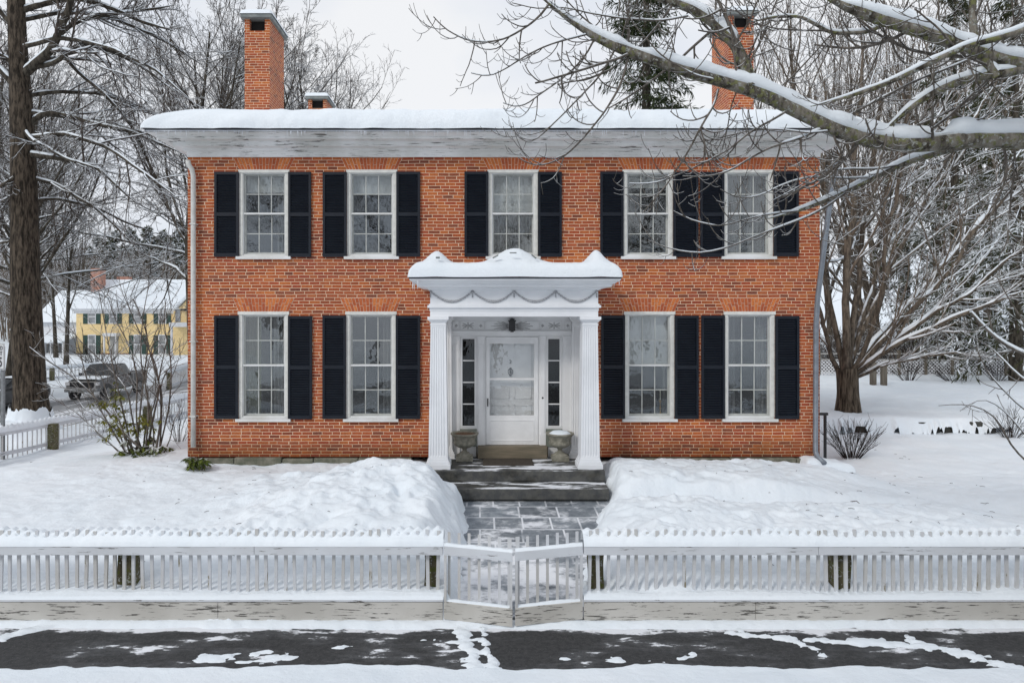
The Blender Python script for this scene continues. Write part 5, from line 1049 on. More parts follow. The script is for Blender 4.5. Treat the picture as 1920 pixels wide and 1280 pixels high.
# ---- maple in the right yard
q = P(1590, 778, 20); mt = thing('yard_maple', 'spreading bare maple with a short thick trunk and snowy limbs in the right yard', 'tree', (q[0], q[1], gz(q[0], q[1]) - .1)); d = 20.0; u = d / F
tr = [(1590, 790, 26), (1590, 772, 23), (1590, 740, 18.5), (1589, 710, 18.5), (1588, 690, 19)]
p = np.array([P(a, b, d) for a, b, _ in tr]); tq, trr = resample(p, [v[2] * u for v in tr], 10)
limbs = [([(1583, 705), (1575, 660), (1566, 610), (1555, 540), (1548, 470), (1545, 380), (1550, 290), (1545, 150)], 10, 5, .4), ([(1586, 705), (1588, 640), (1590, 580), (1592, 500), (1598, 420), (1602, 330), (1610, 200), (1620, 80)], 14, 6, .1), ([(1590, 690), (1600, 620), (1608, 550), (1618, 470), (1630, 380), (1640, 280), (1660, 120)], 11, 5, .6), ([(1592, 700), (1622, 660), (1645, 600), (1655, 540), (1662, 470), (1680, 380), (1700, 260), (1710, 120)], 8, 4, -.3),
         ([(1595, 702), (1630, 665), (1675, 620), (1715, 570), (1760, 520), (1810, 460), (1860, 400), (1920, 330)], 9, 4, -.5), ([(1595, 705), (1640, 670), (1690, 640), (1745, 615), (1800, 592), (1860, 570), (1930, 545)], 8, 3.5, -.9), ([(1596, 710), (1640, 688), (1690, 672), (1740, 668), (1800, 662), (1840, 670)], 6.5, 2, -.8), ([(1594, 700), (1640, 640), (1700, 570), (1770, 500), (1830, 430), (1890, 330), (1930, 260)], 8, 4, .8),
         ([(1580, 712), (1563, 680), (1548, 645), (1540, 600), (1530, 540), (1515, 480)], 9, 4, .5), ([(1592, 690), (1625, 600), (1665, 500), (1720, 400), (1780, 300), (1840, 200), (1900, 100)], 9, 4, .9), ([(1596, 708), (1660, 655), (1730, 600), (1800, 560), (1870, 500), (1930, 460)], 7, 3, -1.0), ([(1596, 706), (1670, 650), (1740, 590), (1820, 510), (1900, 420)], 7, 3, 1.2), ([(1592, 695), (1612, 600), (1650, 480), (1700, 350), (1760, 220), (1820, 90)], 8, 4, 1.6)]
lq, lr_ = [], []
for pts, r0, r1, dd in limbs: pp = np.array([P(a, b, d + dd * k / 2) for k, (a, b) in enumerate(pts)]); a_, b_ = resample(pp, np.linspace(r0 * .56, r1 * .7, len(pts)) * u, 24); a_ += (.22 * np.sin(np.linspace(0, math.pi, 24)))[:, None] * np.stack([fbm(a_[:, 0] * .9, a_[:, 2] * .9, kk) for kk in (11, 12, 13)], -1) + .06 * np.stack([fbm(a_[:, 0] * 1.5, a_[:, 2] * 1.5, k) for k in (1, 2, 3)], -1); lq.append(a_); lr_.append(b_)
lq, lr_ = np.array(lq), np.array(lr_); lr_[:, -4:] *= np.array((.85, .65, .42, .18))
L1 = branch(lq, lr_, 10, .5, .42, .5, 9, .2, 1, .08, .06, .015, tipr=.4); L2 = branch(*L1, 7, .55, .45, .55, 7, .15, 1, .09, .0, .010, tipr=.5); L3 = branch(*L2, 3, .6, .5, .7, 5, .2, 1, .1, .0, .007, tipr=.6)
finish(mt, 'trunk', [tube_batch(tq[None], trr[None], 18)], M['trunk_maple']); finish(mt, 'limbs', [tube_batch(lq, lr_, 8)], M['bark_maple']); finish(mt, 'crown', [tube_batch(*L1, 4), tube_batch(*L2, 3), tube_batch(*L3, 3)], M['twig_brown'])
sn = [snow_tubes(lq, lr_, .80, 1.0, 6, .93, .36, 5), snow_tubes(L1[0], L1[1], .7, 1.3, 4, .9, .33, 2), snow_tubes(L2[0], L2[1], .6, 1.1, 3, .8, .45, 7)]; finish(mt, 'branch_snow', sn, M['snow_soft'])

# ---- prototypes for the background
def bare_tree(nm, h, r0, lab, loc, spread=.55, nl=9, k2=8, k3=6, k4=4, twig='twig_bg', trunk='bark_dark', minr=.016, forks=1, group=None, up=.05, t0=.22, snow=True, lean=(0, 0), k5=0):
    root = thing(nm, lab, 'tree', loc, 0, group); N = 14; C = np.zeros((forks, N, 3))
    for f in range(forks):
        dirn = unit(np.array((RN.randn() * .16 * (forks > 1) + lean[0], RN.randn() * .16 * (forks > 1) + lean[1], 1.0)))
        C[f, 0] = np.array(loc)
        for n in range(1, N): dirn = unit(dirn + .045 * RN.randn(3) + np.array((0, 0, .06))); C[f, n] = C[f, n - 1] + dirn * h / (N - 1)
    Rr = r0 * np.linspace(1, .16, N)[None] * np.ones((forks, 1)); Rr[:, 0] *= 1.25
    out = grow([dict(k=nl, ang=spread, lr=.55, rr=.5, N=9, t0=t0, t1=.98, wander=.08, up=up, minr=minr * 1.6, tipr=.35), dict(k=k2, ang=.62, lr=.45, rr=.5, N=7, t0=.15, t1=1, wander=.10, up=.02, minr=minr, tipr=.5), dict(k=k3, ang=.65, lr=.45, rr=.6, N=6, t0=.15, t1=1, wander=.12, up=0, minr=minr * .75, tipr=.6)] + ([dict(k=k4, ang=.6, lr=.5, rr=.7, N=4, t0=.2, t1=1, wander=.14, up=0, minr=minr * .6, tipr=.7)] if k4 else []), C, Rr)
    tree_meshes(root, out, M[trunk], M[twig], 2, (1, 2) if snow else (), dict(lift=.6, fat=.9, n=4, steep=.85, gap=.4))
    return root
def put_copy(src, loc, rz, sc_, label, group=None):
    c = copy_tree(src); c.location = [float(v) for v in loc]; c.rotation_euler = (0, 0, rz); c.scale = (sc_, sc_, sc_ * random.uniform(.95, 1.1)); tag(c, label, 'tree', group); return c
def at(px, d): q = P(px, 600, d); return (q[0], q[1], gz(q[0], q[1]) - .1)
GL, GR, GB = 'bare trees behind the left of the house', 'bare trees behind the right yard', 'bare trees across the road'
tA = bare_tree('bare_tree', 19, .27, 'tall bare tree rising behind the left chimney, its crown a dense fan of twigs', at(366, 33), .75, 20, 9, 7, 4, minr=.014, forks=1, group=GL, t0=.3)
tB = bare_tree('bare_tree', 15, .22, 'slim bare tree in front of the yellow house', at(124, 62), .5, 10, 7, 5, 3, minr=.022, group=GL, t0=.3)
tC = bare_tree('bare_tree', 20, .26, 'tall straight bare tree just right of the right chimney', at(1500, 36), .42, 13, 7, 5, 3, 'twig_brown', 'bark_maple', minr=.014, group=GR, up=.10, t0=.15)
tD = bare_tree('bare_tree', 17, .2, 'multi stemmed bare tree beyond the lattice fence', at(1650, 40), .40, 10, 7, 4, 2, 'twig_brown', 'bark_maple', minr=.015, forks=3, group=GR, up=.08, t0=.1)
put_copy(tA, at(30, 40), 2.1, 1.05, 'tall bare tree behind the roadside trunk, its twigs filling the upper left', GL)
put_copy(tA, at(560, 40), 4.0, .92, 'bare tree showing between the two left chimneys', GL)
put_copy(tA, at(430, 52), 1.0, 1.25, 'taller bare tree further back behind the left roof corner', GL); put_copy(tA, at(392, 39), 2.8, 1.0, 'bare tree just left of the left chimney, behind the roof', GL); put_copy(tA, at(486, 43), 5.3, 1.05, 'bare tree whose trunk hides behind the left chimney', GL); put_copy(tA, at(535, 37), 3.6, .9, 'bare tree just right of the left chimney, behind the roof', GL); put_copy(tA, at(60, 34), .6, .9, 'bare tree close behind the roadside trunk, reaching over the street', GL); put_copy(tA, at(40, 52), 5.1, 1.2, 'bare tree in the row between the street and the white house', GL); put_copy(tA, at(52, 47), 1.5, 1.1, 'bare tree in the second row behind the roadside trunk', GL); put_copy(tA, at(64, 56), 3.0, 1.2, 'bare tree in the third row behind the roadside trunk', GL); put_copy(tA, at(-60, 62), 4.4, 1.3, 'tall bare tree beyond the street at the left edge', GL)
put_copy(tB, at(14, 36), 1.2, .8, 'thin dark bare tree at the left edge behind the thick roadside trunk', GL)
put_copy(tB, at(105, 74), 3.3, 1.1, 'bare tree beside the white wing of the yellow house', GL)
put_copy(tD, at(90, 95), .5, 1.0, 'bare multi stemmed tree on the hill above the white wing', GL)
put_copy(tD, at(140, 100), 2.5, 1.1, 'bare multi stemmed tree on the hill left of the yellow house chimney', GL)
put_copy(tD, at(40, 92), 4.5, 1.1, 'bare multi stemmed tree on the hill behind the thick roadside trunk', GL)
for px, d_, s, lab, rz, sc_ in ((1440, 42, tC, 'tall straight bare tree directly behind the right chimney', 1.1, 1.05), (1560, 44, tC, 'tall bare tree whose trunk shows above the right roof corner', 2.7, 1.0), (1610, 46, tD, 'bare tree in the middle of the grove above the maple', 2.2, 1.3), (1760, 47, tD, 'bare tree in the grove above the right branches', 3.6, 1.25), (1850, 36, tD, 'bare tree in the grove near the right edge', 5.2, 1.15), (1915, 42, tC, 'tall bare tree at the right edge of the grove', 5.9, 1.1), (1690, 58, tC, 'far bare tree deep in the grove behind the lattice fence', .4, 1.2)):
    put_copy(s, at(px, d_), rz, sc_, lab, GR)
for x, y, s, rz, sc_, lab in ((-11, -27, tA, .3, .8, 'bare tree across the road mirrored in the leftmost windows'), (-5, -31, tA, 2.3, .9, 'bare tree across the road mirrored in the second windows'), (1, -26, tD, 1.9, .8, 'bare tree across the road mirrored in the middle window'), (6, -30, tA, 3.3, .85, 'bare tree across the road mirrored in the window right of the porch'), (11.5, -26, tA, 5.0, .8, 'bare tree across the road mirrored in the rightmost windows'), (-1.5, -44, tA, 1.2, 1.2, 'big bare tree deep behind the road mirrored in the glass'), (14, -44, tA, 4.2, 1.2, 'big bare tree deep behind the road on the right'), (-16, -42, tA, 2.9, 1.2, 'big bare tree deep behind the road on the left')):
    put_copy(s, (x, y, gz(x, y) - .1), rz, sc_, lab, GB)

# ---- conifers: drooping sprays of needles on whorled branches
def conifer(nm, h, rad, lab, loc, nb=70, ns=16, mat='needle', droop=.28, group=None, sl=.42, sw=.045, base=.08, dens=1.0, twigs=2):
    root = thing(nm, lab, 'tree', loc, 0, group); loc = np.array(loc); N = 8
    tr_ = np.stack([loc + np.array((0, 0, h * t)) for t in np.linspace(0, 1, 8)]); finish(root, 'trunk', [tube_batch(tr_[None], (h * .016 * np.linspace(1, .1, 8))[None], 8)], M['bark_dark'])
    t = base + (1 - base) * (np.arange(nb) + RN.rand(nb)) / nb; a = RN.rand(nb) * 2 * math.pi; L = rad * (1 - t) ** .8 * RN.uniform(.65, 1.12, nb) + .15
    C = np.zeros((nb, N, 3)); C[:, 0] = loc + np.stack([0 * t, 0 * t, h * t], -1); dirn = np.stack([np.cos(a), np.sin(a), .25 - .5 * (1 - t)], -1)
    for n in range(1, N): C[:, n] = C[:, n - 1] + unit(dirn) * (L / (N - 1))[:, None]; dirn[:, 2] -= droop * .16 * (1 if n < 5 else -1.6)
    B2, R2 = branch(C, np.full((nb, N), .02), ns, .85, .34, .6, 5, .12, 1, .08, -.06, .008, flat=.7)
    sp = [tube_batch(C, np.linspace(.03, .01, N)[None] * np.ones((nb, 1)), 3)]
    # needle sprays: thin tapering fronds hanging from the side twigs
    m = B2.shape[0]; k = int(5 * dens); tt = RN.rand(m, k); f = tt * 3.99; i0 = f.astype(int); aa = (f - i0)[..., None]; mi = np.arange(m)[:, None]; s = (B2[mi, i0] * (1 - aa) + B2[mi, i0 + 1] * aa).reshape(-1, 3)
    dd = unit(B2[:, -1] - B2[:, 0]); dd = np.repeat(dd, k, 0) * .7 + RN.randn(m * k, 3) * .35; dd[:, 2] -= .55; dd = unit(dd); side = unit(np.cross(dd, RN.randn(m * k, 3))); LL = (sl * RN.uniform(.5, 1.2, m * k))[:, None]; ww = (sw * RN.uniform(.6, 1.2, m * k))[:, None]
    V = np.stack([s, s + dd * LL * .45 + side * ww, s + dd * LL, s + dd * LL * .45 - side * ww], 1).reshape(-1, 3); Q = np.arange(len(V)).reshape(-1, 4)
    V2, Q2 = join_batches([(V, Q), sp[0], tube_batch(B2, R2, 3)]); fast_mesh('crown', V2, Q2, M[mat], root, smooth=False); return root
sp1 = conifer('spruce', 27, 4.6, 'dark drooping spruce behind the roof, left of the right chimney', at(1212, 34), 230, 18, 'needle', .5, sl=.5, sw=.030)
hm = conifer('hemlock', 20, 4.6, 'dense snow flecked hemlock filling the upper right behind the maple', at(1790, 34), 110, 16, 'needle_far', .5, sl=.42, sw=.035, group='dark conifers behind the right yard')
put_copy(hm, at(1905, 30), 1.3, .95, 'snow flecked hemlock at the right edge behind the sapling', 'dark conifers behind the right yard')
put_copy(hm, at(1700, 52), 2.3, 1.05, 'distant hemlock deep behind the maple trunk', 'dark conifers behind the right yard')
put_copy(hm, at(1860, 48), 4.3, 1.15, 'hemlock further back behind the right edge trees', 'dark conifers behind the right yard')
fp = conifer('pine', 16, 4.4, 'snowy dark pine on the hill right above the yellow house roof', at(232, 118), 64, 12, 'needle_far', .3, sl=1.0, sw=.15, base=.05, group='pines on the far hill')
for px, d_, s, lab in ((196, 122, 1.05, 'snowy pine on the hill just left of the tallest pines'), (262, 116, 1.1, 'snowy pine on the hill above the middle of the yellow house'), (290, 124, 1.0, 'snowy pine on the hill above the right windows of the yellow house'), (318, 118, 1.05, 'snowy pine on the hill close to the brick house corner'), (345, 121, 1.1, 'snowy pine half hidden by the brick house corner'), (247, 132, 1.2, 'tall pine in the second row above the yellow house middle window'), (278, 136, 1.2, 'tall pine in the second row above the yellow house porch side'), (332, 137, 1.2, 'tall pine in the second row near the brick house corner'), (185, 142, 1.1, 'pine in the second row above the yellow house chimney'), (170, 130, .95, 'snowy pine on the hill at the left end of the row'), (215, 140, 1.15, 'further pine in the gap on the hill left'), (305, 142, 1.15, 'further pine in the gap on the hill right')):
    put_copy(fp, at(px, d_), RN.rand() * 6, s, lab, 'pines on the far hill')

# ---- shrubs
def leaf_tufts(root, centres, mat, n=9, L=.14, W_=.032, droop=.55, nm='leaves'):
    V = []
    for c in centres:
        for k in range(n):
            a = RN.rand() * 6.283; d_ = np.array((math.cos(a), math.sin(a), -droop + .5 * RN.randn() * .6)); d_ /= np.linalg.norm(d_); s = unit(np.cross(d_, (0, 0, 1.))); up = np.cross(s, d_); l = L * RN.uniform(.7, 1.25)
            V += [c, c + d_ * l * .5 + s * W_ + up * .008, c + d_ * l, c + d_ * l * .5 - s * W_ + up * .008]
    V = np.array(V); return fast_mesh(nm, V, np.arange(len(V)).reshape(-1, 4), M[mat], root, smooth=False)
q = P(255, 872, 14); sx, sy, sz = q[0], q[1], gz(q[0], q[1])
sh = thing('shrub', 'tall leggy shrub with yellow green leaves at the left corner of the house', 'shrub', (sx, sy, sz))
d = 14; stems = [([(282, 872), (240, 820), (205, 775), (170, 735), (130, 700), (85, 675), (55, 650)], 4, 1.4), ([(270, 870), (250, 800), (240, 730), (205, 690), (150, 640), (120, 600)], 3.4, 1), ([(262, 872), (255, 780), (258, 700), (240, 640), (215, 600), (205, 565)], 3, 1), ([(255, 870), (262, 780), (270, 700), (280, 640), (262, 585), (250, 560)], 3.4, 1), ([(275, 872), (285, 790), (300, 730), (292, 680), (255, 610), (235, 560)], 4, 1.2), ([(290, 870), (300, 800), (305, 740), (290, 690), (275, 640), (272, 600)], 4, 1.2), ([(298, 870), (303, 790), (300, 720), (315, 690), (340, 670)], 3, 1), ([(246, 870), (225, 790), (200, 740), (190, 700), (160, 690)], 3, 1),
     ([(240, 868), (220, 800), (215, 740), (222, 690), (200, 640)], 2.6, .9), ([(268, 872), (272, 800), (290, 760), (300, 700), (312, 640), (322, 600)], 3, 1), ([(250, 872), (240, 820), (210, 800), (190, 780), (160, 770), (140, 740)], 2.6, .9), ([(285, 872), (290, 820), (280, 760), (270, 720), (282, 660), (300, 620)], 3, 1), ([(305, 868), (320, 820), (325, 790), (340, 760)], 2.4, .9), ([(236, 866), (205, 830), (180, 810), (172, 790)], 2.4, .9), ([(240, 868), (200, 790), (165, 720), (150, 660), (135, 600)], 3, 1), ([(252, 870), (228, 760), (210, 680), (195, 600), (185, 545)], 3.2, 1), ([(272, 870), (280, 760), (262, 670), (268, 590), (280, 530)], 3.2, 1), ([(234, 868), (190, 815), (140, 770), (95, 745)], 2.6, .9), ([(296, 868), (318, 760), (322, 680), (305, 600), (312, 560)], 3, 1)]
q_, r_ = [], []
for pts, r0, r1 in stems: p = np.array([P(a, b, d + .25 * RN.randn()) if k else P(a, b, d + .1 * RN.randn()) for k, (a, b) in enumerate(pts)]); p[0, 2] = sz - .05; a_, b_ = resample(p, np.linspace(r0, r1, len(pts)) * .55 * d / F, 20); q_.append(a_); r_.append(b_)
q_, r_ = np.array(q_), np.array(r_); L1 = branch(q_, r_, 9, .7, .30, .6, 7, .3, 1, .12, .04, .0065); L2 = branch(*L1, 4, .7, .5, .7, 5, .2, 1, .12, .03, .005)
finish(sh, 'stems', [tube_batch(q_, r_, 6), tube_batch(*L1, 4), tube_batch(*L2, 3)], M['twig_fg'])
finish(sh, 'branch_snow', [snow_tubes(q_, r_, .5, .9, 4, .8, .5, 3)], M['snow_soft'])
cs_ = [P(RN.uniform(215, 300), RN.uniform(835, 872), d + RN.uniform(-.5, .3)) for _ in range(60)] + [P(RN.uniform(225, 320), RN.uniform(815, 850), d + RN.uniform(-.3, .3)) for _ in range(14)]
leaf_tufts(sh, cs_, 'leaf', 9, .19, .026, .75)
leaf_tufts(sh, [P(180 + 120 * RN.beta(2, 2), RN.normal(800, 14), d + RN.uniform(-.3, .3)) for _ in range(64)] + [P(RN.normal(200, 18), RN.normal(752, 7), d + RN.uniform(-.3, .3)) for _ in range(14)] + [P(RN.normal(218, 4), RN.uniform(715, 790), d) for _ in range(10)], 'leaf_yellow', 8, .15, .016, .6, 'sparse_leaves')
q = P(370, 872, 12.3); s2 = thing('evergreen_shrub', 'small drooping evergreen at the foot of the left downspout', 'shrub', (q[0], q[1], gz(q[0], q[1])))
finish(s2, 'stems', [tube_batch(np.array([[P(370 + k * 5, 880, 12.3), P(370 + k * 9, 868, 12.3), P(370 + k * 12, 858, 12.3)] for k in (-1, 0, 1)]), np.full((3, 3), .008), 4)], M['twig_fg']); leaf_tufts(s2, [P(RN.uniform(350, 392), RN.uniform(856, 874), 12.3 + RN.uniform(-.2, .1)) for _ in range(22)], 'leaf', 9, .15, .022, .8)
def twig_bush(px, py, d, hpx, wpx, n, label, seed, rr=.006):
    q = P(px, py, d); b0 = np.array((q[0], q[1], gz(q[0], q[1]) - .05)); o = thing('twig_bush', label, 'bush', b0, 0); m = d / F
    S = np.zeros((n, 7, 3)); a = RN.uniform(-1, 1, n); e = RN.uniform(-.6, .6, n); L = hpx * m * RN.uniform(.6, 1.1, n); dirn = unit(np.stack([a * wpx / hpx * .9, e * .6, np.ones(n)], -1)); S[:, 0] = b0 + np.stack([a * .18 * wpx * m, e * .1, 0 * a], -1)
    for k in range(1, 7): S[:, k] = S[:, k - 1] + dirn * (L / 6)[:, None]; dirn = unit(dirn + .07 * RN.randn(n, 3) + np.stack([a * .05, 0 * a, 0 * a], -1))
    Rr = rr * np.linspace(1, .5, 7)[None] * np.ones((n, 1)); L1 = branch(S, Rr, 4, .45, .4, .7, 5, .3, 1, .08, .05, rr * .6); finish(o, 'stems', [tube_batch(S, Rr, 4), tube_batch(*L1, 3)], M['twig_dark']); return o
twig_bush(1596, 868, 14.4, 78, 66, 64, 'leafless twiggy bush by the right corner of the brick house', 1)
twig_bush(1895, 830, 17, 62, 60, 40, 'leafless twiggy bush by the stone wall at the right edge', 2)
twig_bush(335, 850, 15.5, 80, 40, 18, 'thin leafless bush between the leggy shrub and the brick corner', 3, .005)
for px, w_ in ((1705, 60), (1790, 70), (1870, 60)): twig_bush(px, 705, 30, 48, w_, 26, {1705: 'thin brush standing in the snow left of centre before the lattice fence', 1790: 'thin brush standing in the snow before the middle of the lattice fence', 1870: 'thin brush in the snow before the right end of the lattice fence'}[px], px, .011)
q = P(178, 690, 55); twig_bush(185, 705, 54, 60, 55, 40, 'reddish bare bush across the street behind the silver pickup', 7, .02)

# a thicket behind the lattice fence: one tangled mass
n = 1700; S = np.zeros((n, 7, 3)); bx = RN.uniform(P(1500, 0, 37)[0], P(2000, 0, 40)[0], n); by = RN.uniform(20.9, 25, n); S[:, 0] = np.stack([bx, by, ground(bx, by) - .1], -1); L = RN.uniform(.8, 2.6, n); dirn = unit(np.stack([RN.randn(n) * .35, RN.randn(n) * .35, np.ones(n)], -1))
for k in range(1, 7): S[:, k] = S[:, k - 1] + dirn * (L / 6)[:, None]; dirn = unit(dirn + .14 * RN.randn(n, 3))
Rr = .022 * np.linspace(1, .4, 7)[None] * np.ones((n, 1)); L1 = branch(S, Rr, 6, .6, .4, .7, 5, .2, 1, .12, .03, .012)
V, Q = join_batches([tube_batch(S, Rr, 3), tube_batch(*L1, 3)]); tag(fast_mesh('thicket', V, Q, M['twig_bg']), 'tangled brown thicket of brush behind the lattice fence', 'thicket', kind='stuff')

n = 520; S = np.zeros((n, 8, 3)); dd = RN.uniform(100, 150, n); pxs = RN.uniform(-30, 380, n); bx = (pxs - CX) * dd / F; by = dd - D0; S[:, 0] = np.stack([bx, by, ground(bx, by) - .2], -1); L = RN.uniform(8, 15, n); dirn = unit(np.stack([RN.randn(n) * .1, RN.randn(n) * .1, np.ones(n)], -1))
for k in range(1, 8): S[:, k] = S[:, k - 1] + dirn * (L / 7)[:, None]; dirn = unit(dirn + .07 * RN.randn(n, 3) + np.array((0, 0, .08)))
Rr = .11 * np.linspace(1, .3, 8)[None] * np.ones((n, 1)); L1 = branch(S, Rr, 9, .6, .4, .6, 5, .25, 1, .10, .04, .05); L2 = branch(*L1, 4, .6, .5, .7, 4, .2, 1, .12, .0, .035)
V, Q = join_batches([tube_batch(S, Rr, 3), tube_batch(*L1, 3), tube_batch(*L2, 3)]); tag(fast_mesh('hillside_wood', V, Q, M['twig_brown']), 'brownish bare wood covering the hill beyond the yellow house', 'wood', kind='stuff')

# litter on the snow: bits of bark and needles
n = 240; px_ = RN.uniform(-6.5, 9.5, n); py_ = RN.uniform(-5.0, 3.5, n); ok = ~((px_ > -6.0) & (px_ < 6.6) & (py_ > -.2)) & ~((px_ > -.7) & (px_ < 2.3)); px_, py_ = px_[ok], py_[ok]; n = len(px_); z_ = ground(px_, py_) + .006; a = RN.rand(n) * 6.28; L = RN.uniform(.008, .045, n)
S = np.stack([np.stack([px_ - np.cos(a) * L, py_ - np.sin(a) * L, z_], -1), np.stack([px_, py_, z_ + .006], -1), np.stack([px_ + np.cos(a) * L, py_ + np.sin(a) * L, z_], -1)], 1)
V, Q = tube_batch(S, np.full((n, 3), .0035), 3); tag(fast_mesh('litter', V, Q, M['twig_dark']), 'specks of bark and twig litter scattered on the front snow', 'litter', kind='stuff')
# ================================================================ ACROSS THE STREET
d = 80.0; u = d / F; YF = d - D0
def yx(px): return (px - CX) * u
def yz(py): return ZC - (py - CY) * u
zb = yz(668); yh = thing('yellow_house', 'long yellow brick house with green shutters and a snowy roof across the street', 'house', (yx(245), YF, zb))
xa, xb = yx(143), yx(336); ze = yz(583)
b = MB(); b.box(xa, xb, YF, YF + 9, zb - 1.5, ze).box(xb + .005, yx(372), YF - 1.5, YF + 9, zb - 1.5, ze); b.build('wall', M['yellow'], yh)
MB().box(xa - .3, xb + .02, YF - .35, YF + 9.3, ze, ze + .25).box(xa - .25, xb - .1, YF - .12, YF - .005, ze - .3, ze - .002).build('eaves', M['white'], yh)
zr = P(0, 524, 84.4)[2]; b = MB(); b.add([(xa - .45, YF - .5, ze + .252), (yx(375), YF - .5, ze + .252), (yx(375), YF + 4.4, zr), (P(192, 0, 84.4)[0], YF + 4.4, zr), (xa - .45, YF + 9.4, ze + .252), (yx(375), YF + 9.4, ze + .252)], [(0, 1, 2, 3), (3, 2, 5, 4), (0, 3, 4), (0, 4, 5, 1)]); b.build('roof', M['snow'], yh)
b = MB(); b.prism([(P(335, 0, 78)[0], ze + .26), (P(400, 0, 78)[0], ze + .26), (P(367, 0, 78)[0], P(0, 545, 78)[2])], YF - 2.0, YF + 2, 1); b.build('gable', M['yellow'], yh)
b = MB(); b.prism([(P(331, 0, 78)[0], ze + .30), (P(367, 0, 78)[0], P(0, 544, 78)[2]), (P(367, 0, 78)[0], P(0, 538, 78)[2]), (P(329, 0, 78)[0], ze + .55)], YF - 2.3, YF + 2, 1); b.build('gable_snow', M['snow'], yh)
MB().box(xa - .02, xb + .02, YF - .03, YF + .02, zb - 1.5, yz(662)).build('foundation', M['brick'], yh)
for cx in (172, 212, 258, 304):
    for row, (pt, pb) in enumerate(((580, 607), (627, 664))):
        if cx == 212 and row: continue
        x0, x1, z0, z1 = yx(cx - 7), yx(cx + 8), yz(pb), yz(pt); w_ = MB().box(x0, x1, YF - .05, YF + .05, z0, z1).build('window', M['white'], yh); zm = (z0 + z1) / 2
        MB().box(x0 + .1, x1 - .1, YF - .06, YF - .04, zm + .06, z1 - .1).box(x0 + .1, x1 - .1, YF - .06, YF - .04, z0 + .1, zm - .06).build('pane', M['farglass'], w_)
        for sx0, sx1 in ((x0 - .56, x0 - .02), (x1 + .02, x1 + .56)): MB().box(sx0, sx1, YF - .07, YF - .005, z0, z1 - .08).build('shutter', M['greenshutter'], yh)
b = MB(); b.box(yx(201), yx(226), YF - 1.0, YF - .01, yz(630), yz(624)); 
for px in (203, 224): b.box(yx(px - 1), yx(px + 1), YF - .95, YF - .75, zb - 1, yz(630))
b.build('porch', M['white'], yh); MB().box(yx(206), yx(222), YF - .06, YF - .008, zb - .6, yz(631)).build('door', M['greywood'], yh)
b = MB(); b.box(yx(340), yx(372), YF - 3.2, YF - 1.52, yz(612), yz(604)).box(yx(342), yx(344.5), YF - 3.1, YF - 2.8, zb - 1, yz(612)); b.build('side_porch', M['white'], yh)
w_ = MB().box(yx(340), yx(349), YF - 1.58, YF - 1.48, yz(603), yz(580)).build('window', M['farglass'], yh)
MB().box(P(170, 0, 82.3)[0], P(188, 0, 82.3)[0], YF + 2.3, YF + 3.5, ze, P(0, 503, 82.3)[2]).build('chimney', M['far_brick'], yh)
MB().box(P(222, 0, 85)[0], P(243, 0, 85)[0], YF + 4.6, YF + 5.6, zr - 1, P(0, 519, 85)[2]).build('chimney', M['far_brick'], yh)
# white wing beside it, a house of its own
zw = yz(672); wh = thing('white_house', 'low white house with a deep snowy roof, half hidden by the roadside tree', 'house', (yx(105), YF + 1, zw))
MB().box(yx(58), yx(142), YF + 1, YF + 8, zw - 1.5, yz(604)).build('wall', M['white'], wh)
b = MB(); b.add([(yx(52), YF + .4, yz(604)), (yx(146), YF + .4, yz(604)), (yx(146), YF + 5, yz(541)), (yx(66), YF + 5, yz(541)), (yx(52), YF + 9, yz(600)), (yx(146), YF + 9, yz(600))], [(0, 1, 2, 3), (3, 2, 5, 4), (0, 3, 4)]); b.build('roof', M['snow'], wh)
b = MB(); b.prism([(YF + 1, yz(624)), (YF - 2.4, yz(638)), (YF - 2.4, yz(641)), (YF + 1, yz(628))], yx(70), yx(141)); b.build('porch_roof', M['snow'], wh)
b = MB(); b.box(yx(70), yx(141), YF - 2.1, YF - 1.9, zw - 1.2, yz(662)); 
for px in range(72, 143, 11): b.box(yx(px - .8), yx(px + .8), YF - 2.15, YF - 1.85, zw - 1, yz(641))
b.build('porch_wall', M['white'], wh)
for px in range(78, 140, 11): MB().box(yx(px - 3.6), yx(px + 3.6), YF - 2.0, YF - 1.93, yz(660), yz(643)).build('window', M['carglass'], wh)
# pale house at the far right
q = P(1890, 640, 62); ph = thing('pale_house', 'pale clapboard house half hidden by twigs at the right edge', 'house', (q[0], q[1], gz(q[0], q[1]) - .3)); b = MB(); xr0, xr1 = P(1835, 0, 62)[0], P(2010, 0, 62)[0]; b.box(xr0, xr1, q[1], q[1] + 7, q[2] - 4, P(0, 600, 62)[2]); b.build('wall', M['white'], ph)
b = MB(); b.prism([(q[1] - .6, P(0, 602, 62)[2]), (q[1] + 3.5, P(0, 545, 62)[2]), (q[1] + 7.6, P(0, 602, 62)[2])], xr0 - .5, xr1 + .5); b.build('roof', M['snow'], ph)
for px in (1870, 1905): MB().box(P(px - 7, 0, 62)[0], P(px + 7, 0, 62)[0], q[1] - .05, q[1] + .02, P(0, 668, 62)[2], P(0, 630, 62)[2]).build('window', M['farglass'], ph)

